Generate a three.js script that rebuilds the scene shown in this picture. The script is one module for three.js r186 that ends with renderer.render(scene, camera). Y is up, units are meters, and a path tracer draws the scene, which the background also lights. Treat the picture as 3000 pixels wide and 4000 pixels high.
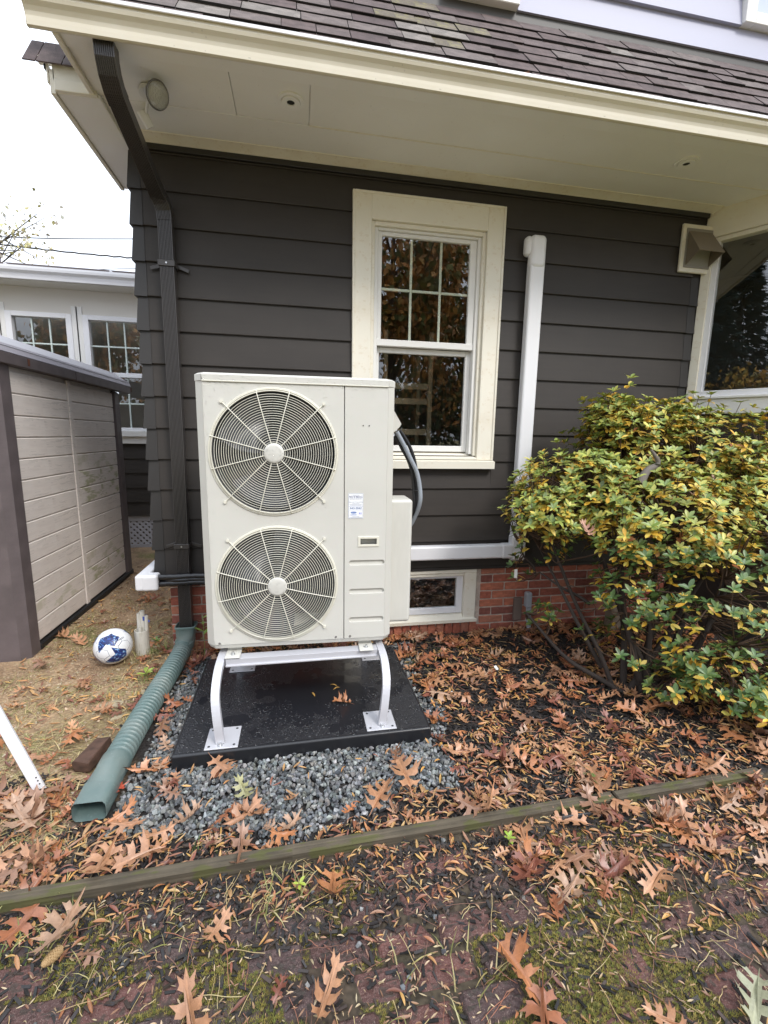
import * as THREE from 'three';
import { mergeGeometries, mergeVertices } from 'three/addons/utils/BufferGeometryUtils.js';
import { RoundedBoxGeometry } from 'three/addons/geometries/RoundedBoxGeometry.js';
import { ConvexGeometry } from 'three/addons/geometries/ConvexGeometry.js';

// ---------------------------------------------------------------- camera, sky, sun, exposure
const scene = new THREE.Scene();
const camera = new THREE.PerspectiveCamera(96.913, 0.75, 0.05, 300);
camera.position.set(0.536, 1.5334, 3.211);
camera.rotation.set(-0.16598, -0.18754, 0.0177, 'YXZ');

const renderer = new THREE.WebGLRenderer({ antialias: true });
renderer.setSize(768, 1024);
renderer.toneMapping = THREE.LinearToneMapping;
renderer.toneMappingExposure = 1.98;
renderer.shadowMap.enabled = true;

{ // overcast sky: brighter towards the zenith, soft uneven cloud
  const w = 256, h = 128, d = new Float32Array(w * h * 4);
  for (let j = 0; j < h; j++) for (let i = 0; i < w; i++) {
    const el = ((j + 0.5) / h - 0.5) * Math.PI, az = (i + 0.5) / w * Math.PI * 2, s = Math.max(0, Math.sin(el));
    const c = 1 + 0.07 * Math.sin(az * 3 + 5 * s) * Math.cos(7 * s + az) + 0.05 * Math.sin(az * 7 + 11 * s);
    const L = (el < 0 ? 0.5 : 0.62 + 0.62 * s) * c, k = (j * w + i) * 4;
    d[k] = L * 0.93; d[k + 1] = L * 1.0; d[k + 2] = L * 1.12; d[k + 3] = 1;
  }
  const t = new THREE.DataTexture(d, w, h, THREE.RGBAFormat, THREE.FloatType);
  t.mapping = THREE.EquirectangularReflectionMapping; t.magFilter = THREE.LinearFilter; t.minFilter = THREE.LinearFilter; t.wrapS = THREE.RepeatWrapping; t.needsUpdate = true;
  scene.background = t; scene.environment = t;
}
const sun = new THREE.DirectionalLight(0xfffaf4, 1.3);
sun.position.set(6.5, 11, 9.5); sun.target.position.set(1, 0.5, 0.5);
sun.castShadow = true; sun.shadow.radius = 32; sun.shadow.mapSize.set(2048, 2048);
Object.assign(sun.shadow.camera, { left: -8, right: 8, top: 8, bottom: -8, near: 0.5, far: 40 });
scene.add(sun, sun.target);

// ---------------------------------------------------------------- helpers
const rng = (a) => () => { a = (a + 0x6d2b79f5) | 0; let t = Math.imul(a ^ (a >>> 15), 1 | a); t = (t + Math.imul(t ^ (t >>> 7), 61 | t)) ^ t; return ((t ^ (t >>> 14)) >>> 0) / 4294967296; };
const R = rng(7);
const rr = (a, b, r = R) => a + (b - a) * r();
const V = (x, y, z) => new THREE.Vector3(x, y, z);
const clamp = (x, a = 0, b = 1) => Math.min(b, Math.max(a, x));
const sstep = (a, b, x) => { const t = clamp((x - a) / (b - a)); return t * t * (3 - 2 * t); };
const hash = (i, j) => { let h = Math.imul(i, 374761393) + Math.imul(j, 668265263) | 0; h = Math.imul(h ^ (h >>> 13), 1274126177); return ((h ^ (h >>> 16)) >>> 0) / 4294967296; };
function vn(x, y, P = 0) { // value noise, tiling with period P cells
  const i = Math.floor(x), j = Math.floor(y), fx = x - i, fy = y - j, u = fx * fx * (3 - 2 * fx), v = fy * fy * (3 - 2 * fy);
  const m = (k) => (P ? ((k % P) + P) % P : k);
  const a = hash(m(i), m(j)), b = hash(m(i + 1), m(j)), c = hash(m(i), m(j + 1)), d = hash(m(i + 1), m(j + 1));
  return a + (b - a) * u + (c - a) * v + (a - b - c + d) * u * v;
}
const fbm = (x, y, o = 4, P = 0) => { let s = 0, a = 0.5, f = 1, n = 0; for (let k = 0; k < o; k++) { s += a * vn(x * f + k * 17.3 * (P ? 0 : 1), y * f, P * f); n += a; a *= 0.5; f *= 2; } return s / n; };
const toS = (c) => Math.round(255 * clamp(c <= 0.0031308 ? 12.92 * c : 1.055 * Math.pow(c, 1 / 2.4) - 0.055));
// colour texture: fn(u, v) gives linear rgb; size metres covered by one repeat
function tex(n, fn, metres = 1, srgb = true, m = n) {
  const d = new Uint8Array(n * m * 4);
  for (let j = 0; j < m; j++) for (let i = 0; i < n; i++) {
    const c = fn(i / n, j / m), k = (j * n + i) * 4;
    if (srgb) { d[k] = toS(c[0]); d[k + 1] = toS(c[1]); d[k + 2] = toS(c[2]); } else d[k] = d[k + 1] = d[k + 2] = Math.round(255 * clamp(c));
    d[k + 3] = 255;
  }
  const t = new THREE.DataTexture(d, n, m);
  t.wrapS = t.wrapT = THREE.RepeatWrapping; t.magFilter = THREE.LinearFilter; t.minFilter = THREE.LinearMipmapLinearFilter; t.generateMipmaps = true; t.anisotropy = 8;
  if (srgb) t.colorSpace = THREE.SRGBColorSpace;
  t.repeat.set(1 / metres, 1 / metres); t.needsUpdate = true;
  return t;
}
const mul = (c, k) => [c[0] * k, c[1] * k, c[2] * k];
const mix = (a, b, t) => [a[0] + (b[0] - a[0]) * t, a[1] + (b[1] - a[1]) * t, a[2] + (b[2] - a[2]) * t];
const col = (r, g, b) => new THREE.Color().setRGB(r, g, b);
const std = (c, rough = 0.6, o = {}) => new THREE.MeshStandardMaterial({ color: col(...c), roughness: rough, ...o });
const phy = (c, rough = 0.6, o = {}) => new THREE.MeshPhysicalMaterial({ color: col(...c), roughness: rough, ...o });

const taken = new Map();
function numbered(n) { const k = taken.get(n) || 0; taken.set(n, k + 1); return k ? n + '_' + String(k).padStart(3, '0') : n; }
function put(o, name, parent) { o.name = parent ? name : numbered(name); (parent || scene).add(o); o.castShadow = o.receiveShadow = true; return o; }
const mesh = (name, geo, mat, parent) => put(new THREE.Mesh(geo, mat), name, parent);
const group = (name, x = 0, y = 0, z = 0) => { const g = put(new THREE.Group(), name); g.position.set(x, y, z); return g; };
function tag(o, label, category, grp, kind) { if (label) o.userData.label = label; if (category) o.userData.category = category; if (grp) o.userData.group = grp; if (kind) o.userData.kind = kind; return o; }
// uv in metres from the dominant axis of each face
function uvBox(g, ox = 0, oy = 0) {
  if (g.index) g = g.toNonIndexed();
  const p = g.attributes.position, n = p.count, uv = new Float32Array(n * 2), a = V(), b = V(), c = V();
  for (let i = 0; i < n; i += 3) {
    a.fromBufferAttribute(p, i); b.fromBufferAttribute(p, i + 1); c.fromBufferAttribute(p, i + 2);
    const e = b.clone().sub(a).cross(c.clone().sub(a)), ax = Math.abs(e.x), ay = Math.abs(e.y), az = Math.abs(e.z);
    [a, b, c].forEach((q, k) => {
      const [u, v] = ay >= ax && ay >= az ? [q.x, q.z] : ax >= az ? [q.z, q.y] : [q.x, q.y];
      uv[(i + k) * 2] = u + ox; uv[(i + k) * 2 + 1] = v + oy;
    });
  }
  g.setAttribute('uv', new THREE.BufferAttribute(uv, 2)); return g;
}
// chamfered box, centred
function cbox(w, h, d, c = 0.003, jit = 0, r = R) {
  c = Math.min(c, w / 2.2, h / 2.2, d / 2.2);
  const pts = [], J = () => (jit ? (r() - 0.5) * jit : 0);
  for (const sx of [-1, 1]) for (const sy of [-1, 1]) for (const sz of [-1, 1]) {
    const x = sx * w / 2, y = sy * h / 2, z = sz * d / 2;
    pts.push(V(x - sx * c + J(), y - sy * c + J(), z + J()), V(x - sx * c + J(), y + J(), z - sz * c + J()), V(x + J(), y - sy * c + J(), z - sz * c + J()));
  }
  return uvBox(new ConvexGeometry(pts));
}
const at = (g, x, y, z) => { g.translate(x, y, z); return g; };
// chamfered box from corner to corner
const bar = (x0, x1, y0, y1, z0, z1, c = 0.003) => at(cbox(x1 - x0, y1 - y0, z1 - z0, c), (x0 + x1) / 2, (y0 + y1) / 2, (z0 + z1) / 2);
const hull = (pts) => uvBox(new ConvexGeometry(pts.map((q) => V(...q))));
// profile of [z, y] points drawn along x
function prismX(prof, x0, x1) {
  const s = new THREE.Shape(prof.map(([z, y]) => new THREE.Vector2(-z, y)));
  const g = new THREE.ExtrudeGeometry(s, { depth: x1 - x0, bevelEnabled: false, curveSegments: 6 });
  g.rotateY(Math.PI / 2); g.translate(x0, 0, 0); return uvBox(g);
}
// flat plate in x,y with holes, front face at z, thickness t going back
function plate(outer, holes, z, t, bevel = 0) {
  const s = new THREE.Shape(outer.map(([x, y]) => new THREE.Vector2(x, y)));
  for (const h of holes) s.holes.push(h instanceof THREE.Path ? h : new THREE.Path(h.map(([x, y]) => new THREE.Vector2(x, y))));
  const g = new THREE.ExtrudeGeometry(s, { depth: t - 2 * bevel, bevelEnabled: bevel > 0, bevelSize: bevel, bevelThickness: bevel, bevelSegments: 2, bevelOffset: -bevel, curveSegments: 28 });
  g.translate(0, 0, z - t + bevel); return uvBox(g);
}
const rect = (x0, x1, y0, y1) => [[x0, y0], [x1, y0], [x1, y1], [x0, y1]];
const M = (...gs) => { gs = gs.flat().map((g) => { g = g.index ? g.toNonIndexed() : g; for (const k of Object.keys(g.attributes)) if (!['position', 'normal', 'uv'].includes(k)) g.deleteAttribute(k); return g; }); return mergeGeometries(gs); };
// sweep closed 2d profiles along frames: frames [{o, u, v, s, prof}], smooth or flat
function loft(rings, capA = false, capB = false) {
  const n = rings[0].length, pos = [], uv = [], idx = [];
  let len = 0;
  rings.forEach((r, i) => {
    if (i) len += r[0].distanceTo(rings[i - 1][0]);
    let per = 0;
    for (let k = 0; k <= n; k++) { const q = r[k % n]; if (k) per += q.distanceTo(r[k - 1]); pos.push(q.x, q.y, q.z); uv.push(per, len); }
  });
  for (let i = 0; i + 1 < rings.length; i++) for (let k = 0; k < n; k++) { const a = i * (n + 1) + k, b = a + n + 1; idx.push(a, b, a + 1, b, b + 1, a + 1); }
  const cap = (r, flip) => { const c0 = pos.length / 3, c = V(); r.forEach((q) => c.addScaledVector(q, 1 / n)); pos.push(c.x, c.y, c.z); uv.push(0, 0); r.forEach((q) => { pos.push(q.x, q.y, q.z); uv.push(0, 0); }); for (let k = 0; k < n; k++) { const a = c0 + 1 + k, b = c0 + 1 + (k + 1) % n; flip ? idx.push(c0, b, a) : idx.push(c0, a, b); } };
  if (capA) cap(rings[0], false);
  if (capB) cap(rings[rings.length - 1], true);
  const g = new THREE.BufferGeometry();
  g.setAttribute('position', new THREE.Float32BufferAttribute(pos, 3)); g.setAttribute('uv', new THREE.Float32BufferAttribute(uv, 2)); g.setIndex(idx);
  g.computeVertexNormals(); return g;
}
const ring = (o, u, v, prof) => prof.map(([a, b]) => o.clone().addScaledVector(u, a).addScaledVector(v, b));
const circle = (r, n = 20) => Array.from({ length: n }, (_, k) => [r * Math.cos(k / n * Math.PI * 2), r * Math.sin(k / n * Math.PI * 2)]);
// round tube with a radius function of arc length
function pipe(pts, rad, n = 14, steps = 60, caps = true) {
  const c = new THREE.CatmullRomCurve3(pts.map((q) => (q.isVector3 ? q : V(...q))), false, 'centripetal'), L = c.getLength(), fr = c.computeFrenetFrames(steps, false), rings = [];
  for (let i = 0; i <= steps; i++) { const r = typeof rad === 'function' ? rad(i / steps * L, i / steps) : rad; rings.push(ring(c.getPointAt(i / steps), fr.normals[i], fr.binormals[i], circle(r, n))); }
  return loft(rings, caps, caps);
}
const cyl = (r, h, n = 20, r2 = r) => new THREE.CylinderGeometry(r2, r, h, n);
function inst(name, geo, mat, mats, cols, parent) { // instanced stuff
  const o = new THREE.InstancedMesh(geo, mat, mats.length);
  mats.forEach((m, i) => { o.setMatrixAt(i, m); if (cols) o.setColorAt(i, cols[i]); });
  put(o, name, parent); o.userData.kind = 'stuff'; return o;
}
const Q = new THREE.Quaternion(), E3 = new THREE.Euler();
const mat4 = (x, y, z, rx, ry, rz, sx, sy = sx, sz = sx) => new THREE.Matrix4().compose(V(x, y, z), Q.setFromEuler(E3.set(rx, ry, rz, 'YXZ')).clone(), V(sx, sy, sz));
const vary = (c, k, r = R) => { const f = 1 + (r() - 0.5) * k; return col(c[0] * f * (1 + (r() - 0.5) * k * 0.3), c[1] * f, c[2] * f * (1 + (r() - 0.5) * k * 0.3)); };
const pick = (a, r = R) => a[Math.floor(r() * a.length)];

// ---------------------------------------------------------------- materials
const grime = (base, amt, cell = 6, n = 256) => (u, v) => mul(base, 1 - amt + amt * 2 * fbm(u * cell, v * cell, 5, cell) * (0.85 + 0.3 * vn(u * 90, v * 90, 90)));
const MAT = {};
MAT.siding = std([1, 1, 1], 0.6, { map: tex(512, (u, v) => { // painted board with faint horizontal grain and dust
  const g = fbm(u * 6, v * 90, 4, 0), d = fbm(u * 9, v * 9, 5, 9), sp = vn(u * 180, v * 180, 180) > 0.965 ? 1.25 : 1;
  return mul([0.0325, 0.0268, 0.0228], (0.78 + 0.2 * g + 0.26 * d) * sp); }, 1.3) });
MAT.sidingCap = std([0.028, 0.0255, 0.024], 0.5);
MAT.trim = std([1, 1, 1], 0.5, { map: tex(256, (u, v) => { const d = fbm(u * 5, v * 5, 5, 5), s = fbm(u * 40, v * 40, 3, 40); return mix([0.81, 0.765, 0.655], [0.71, 0.64, 0.5], clamp((d - 0.5) * 2.2 + (s > 0.72 ? 0.5 : 0))); }, 0.7) });
MAT.soffit = std([1, 1, 1], 0.55, { map: tex(256, (u, v) => { const d = fbm(u * 4, v * 4, 5, 4), s = vn(u * 110, v * 110, 110) > 0.97 ? 0.88 : 1; return mul(mix([0.87, 0.865, 0.85], [0.82, 0.805, 0.77], d), s); }, 1.1) });
MAT.gutter = std([1, 1, 1], 0.42, { map: tex(256, (u, v) => { const d = fbm(u * 4, v * 4, 4, 4), s = vn(u * 120, v * 120, 120) > 0.975 ? 0.7 : 1; return mul(mix([0.76, 0.715, 0.6], [0.67, 0.615, 0.48], d), s); }, 0.9) });
MAT.white = std([0.8, 0.8, 0.82], 0.35);
MAT.whiteMatte = std([0.78, 0.77, 0.74], 0.55);
MAT.cream = std([0.74, 0.71, 0.6], 0.5);
MAT.dark = std([0.02, 0.02, 0.022], 0.7);
MAT.black = std([0.008, 0.008, 0.009], 0.55);
MAT.room = std([0.2, 0.18, 0.155], 0.9);
MAT.wood = std([0.26, 0.2, 0.12], 0.7);
MAT.glass = phy([0.96, 0.98, 0.97], 0.0, { transmission: 1, thickness: 0, ior: 2.2, specularIntensity: 1 });
MAT.muntin = std([0.62, 0.66, 0.55], 0.5);
MAT.spout = std([0.055, 0.05, 0.048], 0.32, { metalness: 0.1 });
MAT.steel = std([0.62, 0.63, 0.64], 0.3, { metalness: 0.9 });
MAT.brick = [[0.36, 0.1, 0.058], [0.44, 0.14, 0.078], [0.3, 0.082, 0.05], [0.4, 0.15, 0.09], [0.22, 0.068, 0.048]].map((c, k) => std([1, 1, 1], 0.85, {
  map: tex(128, (u, v) => { const f = fbm(u * 6 + k, v * 6, 5, 0), w = vn(u * 40 + k * 9, v * 40); return mix(mul(c, 0.6 + 0.8 * f), [0.42, 0.34, 0.3], w > 0.8 ? 0.22 * f : 0.03); }, 0.23), bumpMap: tex(128, (u, v) => fbm(u * 14, v * 14 + k, 4), 0.23, false), bumpScale: 0.004 }));
MAT.mortar = std([1, 1, 1], 0.95, { map: tex(256, grime([0.47, 0.39, 0.33], 0.35, 16), 0.4) });
MAT.shingle = [[0.11, 0.08, 0.075], [0.16, 0.13, 0.12], [0.085, 0.06, 0.058], [0.22, 0.195, 0.175], [0.125, 0.095, 0.09], [0.15, 0.125, 0.095]].map((c, k) => std([1, 1, 1], 0.82, {
  map: tex(256, (u, v) => { const g = hash(Math.floor(u * 256) + k * 300, Math.floor(v * 256)), f = fbm(u * 7, v * 7 + k * 3, 4, 0), m = fbm(u * 11 + 0.5, v * 11 + 0.3, 5);
    return mix(mul(c, (0.5 + 0.8 * f) * (0.55 + 0.9 * g)), [0.3, 0.28, 0.1], k === 5 ? 0.4 * sstep(0.5, 0.68, m * 0.8 + 0.2 * g) : 0); }, 0.32) }));
MAT.uppersiding = std([0.36, 0.365, 0.46], 0.5);  // pale blue base carries the sky light falling on the upper wall
MAT.unit = std([1, 1, 1], 0.4, { map: tex(256, (u, v) => mul([0.61, 0.6, 0.55], 0.95 + 0.1 * fbm(u * 5, v * 5, 5, 5)), 0.8) });
MAT.unitGrille = std([0.72, 0.7, 0.6], 0.38);
MAT.galv = std([0.55, 0.55, 0.58], 0.38, { metalness: 0.15 });
MAT.pvcGrey = std([0.33, 0.35, 0.38], 0.4);
MAT.water = phy([1, 1, 1], 0.02, { transmission: 1, thickness: 0.004, ior: 1.33 });
MAT.beads = phy([0.02, 0.021, 0.024], 0.04, { ior: 1.5, clearcoat: 1, clearcoatRoughness: 0.03 });
// ---------------------------------------------------------------- ground
const EDGE_Z = (x) => 1.785 - 0.024 * (x + 0.4); // front line of the timber edging
function bedness(x, z) { // 1 inside the mulch bed, 0 outside
  const n = (fbm(x * 3.1, z * 3.1, 3) - 0.5) * 0.3;
  const left = sstep(-0.42, -0.2, x + n + (z > 1.35 ? 0.1 : 0) - 0.06 * (z < 0.4 ? 1 : 0)) * sstep(-0.1, 0.12, z), front = 1 - sstep(EDGE_Z(x) - 0.02, EDGE_Z(x) + 0.02, z);
  return left * front;
}
function gravelness(x, z) {
  const n = (fbm(x * 4 + 9, z * 4, 3) - 0.5) * 0.22, r = Math.max(Math.max(-0.2 - x, x - 1.26), Math.max(0.15 - z, z - (1.56 + 0.05 * Math.sin(x * 3)))) + n;
  return 1 - sstep(-0.04, 0.07, r);
}
const gh = (x, z) => (fbm(x * 2.3 + 4, z * 2.3, 4) - 0.5) * 0.03 + 0.012 * bedness(x, z) * (x > 1.25 ? 1 : 0.2) - 0.02 * sstep(1.72, 1.84, z);
{
  const X0 = -3.2, Z0 = -3.6, S = 7.2, N = 220, g = new THREE.PlaneGeometry(S, S, N, N);
  g.rotateX(-Math.PI / 2); g.translate(X0 + S / 2, 0, Z0 + S / 2);
  const p = g.attributes.position, uv = g.attributes.uv;
  for (let i = 0; i < p.count; i++) { const x = p.getX(i), z = p.getZ(i); p.setY(i, gh(x, z)); uv.setXY(i, (x - X0) / S, (z - Z0) / S); }
  g.computeVertexNormals();
  const soil = tex(2048, (u, v) => {
    const x = X0 + u * S, z = Z0 + v * S, b = bedness(x, z), f = fbm(x * 6, z * 6, 4), gr = vn(x * 95, z * 95), gr2 = vn(x * 170 + 7, z * 170), front = sstep(EDGE_Z(x) - 0.04, EDGE_Z(x) - 0.02, z);
    let dirt = mix([0.37, 0.25, 0.145], [0.2, 0.125, 0.07], clamp(f * 1.7 - 0.35)); dirt = mul(dirt, 0.55 + 0.5 * gr + 0.4 * gr2);
    if (gr2 > 0.8) dirt = mix(dirt, [0.48, 0.38, 0.27], 0.6);
    const moss = sstep(0.53, 0.66, fbm(x * 2.2 + 20, z * 2.2, 4)) * (x < -0.9 ? 0.75 : 0.35);
    dirt = mix(dirt, mul([0.115, 0.125, 0.03], 0.6 + 0.8 * gr), moss * (gr > 0.35 ? 1 : 0.5));
    const mulch = mul([0.03, 0.026, 0.024], 0.4 + 1.1 * gr2), sl = mul(mix([0.075, 0.05, 0.038], [0.05, 0.042, 0.02], f), 0.5 + 0.9 * gr);
    return mix(mix(dirt, mulch, b), sl, front);
  });
  soil.repeat.set(1, 1); soil.wrapS = soil.wrapT = THREE.ClampToEdgeWrapping;
  const bump = tex(512, (u, v) => 0.6 * vn(u * 120, v * 120, 120) + 0.4 * vn(u * 60, v * 60, 60), 1, false); bump.repeat.set(7.2 / 1.2, 7.2 / 1.2);
  tag(mesh('ground', g, std([1, 1, 1], 0.82, { map: soil, bumpMap: bump, bumpScale: 0.006 })), 'bare tan dirt and dark mulched soil around the house', null, null, 'structure');
  const far = new THREE.CircleGeometry(220, 64); far.rotateX(-Math.PI / 2); far.translate(0, -0.06, 0); uvBox(far);
  tag(mesh('lawn', uvBox(far), std([1, 1, 1], 0.95, { map: tex(256, (u, v) => mix([0.1, 0.115, 0.035], [0.34, 0.21, 0.085], clamp(fbm(u * 8, v * 8, 5, 8) * 2 - 0.6)), 3) })), 'wide lawn scattered with autumn leaves around the house', null, null, 'structure');
}

// ---------------------------------------------------------------- house
const house = tag(group('house'), 'dark grey lap sided house with cream trim and brick foundation', 'house');
const WX0 = -0.42, WX1 = 3.55, YB = 0.558, YT = 3.196;
const WIN = { x0: 1.03, x1: 1.822, y0: 1.4, y1: 2.925 }, BWIN = { x0: 0.96, x1: 1.8, y0: 0.155, y1: 0.5 };
const wall = mesh('front_wall', plate(rect(WX0, WX1 + 0.1, YB - 0.01, YT + 0.05), [rect(WIN.x0, WIN.x1, WIN.y0, WIN.y1)], 0.002, 0.15), MAT.siding, house);
mesh('side_wall', bar(WX0 + 0.002, WX0 + 0.12, 0.55, 3.3, -3.2, -0.152, 0.001), MAT.siding, house);
{ // siding boards: thick at the butt, thin at the top
  const board = (x0, x1, yb, yt, z = 0.022) => { const n = hull([[x0, yb, 0.003], [x1, yb, 0.003], [x0, yb, z], [x1, yb, z], [x0, yb + 0.004, z + 0.0015], [x1, yb + 0.004, z + 0.0015], [x0, yt, 0.009], [x1, yt, 0.009], [x0, yt, 0.003], [x1, yt, 0.003]]); const o = R() * 3; const uv = n.attributes.uv; for (let i = 0; i < uv.count; i++) uv.setXY(i, uv.getX(i) + o, uv.getY(i) + o * 0.7); return n; };
  const SM = [0.92, 1, 1.07].map((k) => { const m = MAT.siding.clone(); m.color.setScalar(k); return m; }), XL = -0.365, XR = 3.485;
  for (let i = -1; i <= 12; i++) {
    const yb = 2.958 - 0.2 * i, yt = Math.min(yb + 0.212, YT + 0.004), b0 = yb;
    if (yb > YT) continue;
    const mid = b0 < 3.07 && yt > 1.32;
    if (mid) { mesh('siding_board', board(XL, 0.9, b0, Math.min(yt, YT)), pick(SM), wall); mesh('siding_board', board(1.95, XR, b0, Math.min(yt, YT)), pick(SM), wall); }
    else { // two lengths meet behind the heat pump
      const j = 0.2 + 0.5 * R(); mesh('siding_board', board(XL, j, b0, yt), pick(SM), wall); mesh('siding_board', board(j + 0.002, XR, b0, yt), pick(SM), wall);
    }
    if (b0 < 3.05) { // formed corner pieces
      mesh('corner_cap', hull([[XL + 0.004, b0 - 0.004, 0.004], [-0.436, b0 - 0.004, 0.004], [XL + 0.004, b0 - 0.004, 0.027], [-0.436, b0 - 0.004, 0.029], [-0.436, b0 - 0.004, -0.12], [XL + 0.004, yt - 0.012, 0.013], [-0.42, yt - 0.012, 0.013], [-0.42, yt - 0.012, -0.12]]), MAT.sidingCap, wall);
      if (b0 < 2.7) mesh('corner_cap', hull([[XR - 0.004, b0 - 0.003, 0.004], [WX1 + 0.004, b0 - 0.003, 0.004], [XR - 0.004, b0 - 0.003, 0.026], [WX1 + 0.004, b0 - 0.003, 0.026], [XR - 0.004, yt - 0.012, 0.012], [WX1 - 0.008, yt - 0.012, 0.012]]), MAT.sidingCap, wall);
    }
  }
  mesh('siding_board', board(0.9, 1.95, 3.0845, 3.17, 0.014), pick(SM), wall); mesh('siding_board', board(0.9, 1.95, 1.158, 1.306), pick(SM), wall);
  mesh('drip_board', bar(-0.42, 3.55, 0.53, 0.556, -0.03, 0.016), MAT.sidingCap, wall);
  mesh('frieze_strip', bar(-0.4, 3.56, 3.168, 3.2, 0.024, 0.038), MAT.sidingCap, wall);
}
{ // brick foundation
  const f = mesh('foundation', plate(rect(-0.352, 3.6, -0.15, 0.545), [rect(BWIN.x0, BWIN.x1, BWIN.y0, BWIN.y1)], -0.029, 0.14), MAT.mortar, house);
  mesh('side_foundation', bar(-0.35, -0.25, -0.15, 0.549, -3.2, -0.17), MAT.mortar, house);
  const r = rng(21), geos = Array.from({ length: 6 }, () => cbox(0.198, 0.058, 0.09, 0.005, 0.004, r)), halves = Array.from({ length: 4 }, () => cbox(0.094, 0.058, 0.09, 0.005, 0.004, r));
  for (let c = 0; c < 10; c++) {
    const y = -0.066 + c * 0.0677;
    if (y > 0.52) continue;
    for (let x = -0.352 + (c % 2 ? -0.104 : 0); x < 3.55; x += 0.208) {
      let x0 = x, w = 0.198, half = false;
      if (x0 < -0.36) { x0 += 0.104; half = true; w = 0.094; }
      const x1 = x0 + w;
      const open = y > 0.02 && y < 0.545;
      if (open && x1 > 0.88 && x0 < 1.885) { if (x0 < 1.885 && x1 > 1.89 + 0.09) { half = true; x0 = x1 - 0.094; } else continue; }
      const b = mesh('brick', pick(half ? halves : geos, r), pick(MAT.brick, r), f);
      b.position.set(x0 + (half ? 0.047 : 0.099), y + 0.029, -0.068 + 0.004 * r()); b.rotation.z = (r() - 0.5) * 0.012;
    }
  }
  const rowl = Array.from({ length: 4 }, () => cbox(0.058, 0.1, 0.1, 0.005, 0.004, r));
  for (let x = 0.9; x < 1.88; x += 0.068) { const b = mesh('brick', pick(rowl, r), pick(MAT.brick, r), f); b.position.set(x + 0.03, 0.05, -0.062 + 0.004 * r()); }
}
{ // main window
  const w = mesh('window', M(bar(0.906, 1.026, 1.37, 3.075, 0.003, 0.034), bar(1.825, 1.945, 1.37, 3.075, 0.003, 0.034), bar(1.0262, 1.8248, 2.922, 3.075, 0.003, 0.034)), MAT.trim, house);
  mesh('casing_band', M(bar(0.9, 0.916, 1.37, 3.082, 0.002, 0.042), bar(1.935, 1.951, 1.37, 3.082, 0.002, 0.042), bar(0.9165, 1.9345, 3.068, 3.083, 0.002, 0.042)), MAT.trim, w);
  mesh('sill', hull([[0.895, 1.308, 0.004], [1.955, 1.308, 0.004], [0.895, 1.308, 0.068], [1.955, 1.308, 0.068], [0.895, 1.36, 0.07], [1.955, 1.36, 0.07], [0.895, 1.372, 0.004], [1.955, 1.372, 0.004]]), MAT.trim, w);
  mesh('sub_sill', hull([[1.0265, 1.373, -0.12], [1.8245, 1.373, -0.12], [1.0265, 1.373, 0.03], [1.8245, 1.373, 0.03], [1.0265, 1.386, 0.03], [1.8245, 1.386, 0.03], [1.0265, 1.43, -0.12], [1.8245, 1.43, -0.12]]), MAT.trim, w);
  mesh('jamb', M(bar(1.0263, 1.05, 1.4, 2.921, -0.12, 0.012), bar(1.801, 1.8247, 1.4, 2.921, -0.12, 0.012), bar(1.0505, 1.8005, 2.895, 2.9215, -0.12, 0.012)), MAT.trim, w);
  mesh('stop', M(bar(1.0505, 1.076, 1.41, 2.8945, -0.11, -0.008), bar(1.775, 1.8005, 1.41, 2.8945, -0.11, -0.008), bar(1.0765, 1.7745, 2.877, 2.8945, -0.11, -0.008)), MAT.whiteMatte, w);
  const us = mesh('upper_sash', M(bar(1.077, 1.105, 2.19, 2.876, -0.05, -0.022), bar(1.726, 1.774, 2.19, 2.876, -0.05, -0.022), bar(1.1055, 1.7255, 2.85, 2.876, -0.05, -0.022), bar(1.07, 1.774, 2.148, 2.192, -0.052, -0.016)), MAT.whiteMatte, w);
  const ls = mesh('lower_sash', M(bar(1.077, 1.1, 1.425, 2.146, -0.09, -0.058), bar(1.738, 1.774, 1.425, 2.146, -0.09, -0.058), bar(1.1005, 1.7375, 1.425, 1.468, -0.09, -0.058), bar(1.1005, 1.7375, 2.11, 2.146, -0.09, -0.058)), MAT.whiteMatte, w);
  mesh('pane', at(new THREE.PlaneGeometry(0.63, 0.67), 1.415, 2.52, -0.034), MAT.glass, w);
  mesh('pane', at(new THREE.PlaneGeometry(0.65, 0.66), 1.42, 1.79, -0.072), MAT.glass, w);
  for (const x of [1.312, 1.522]) mesh('muntin', bar(x - 0.009, x + 0.009, 2.192, 2.85, -0.046, -0.038), MAT.muntin, w);
  for (const [a, b] of [[1.106, 1.302], [1.322, 1.512], [1.532, 1.725]]) mesh('muntin', bar(a, b, 2.513, 2.531, -0.046, -0.038), MAT.muntin, w);
}
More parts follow.
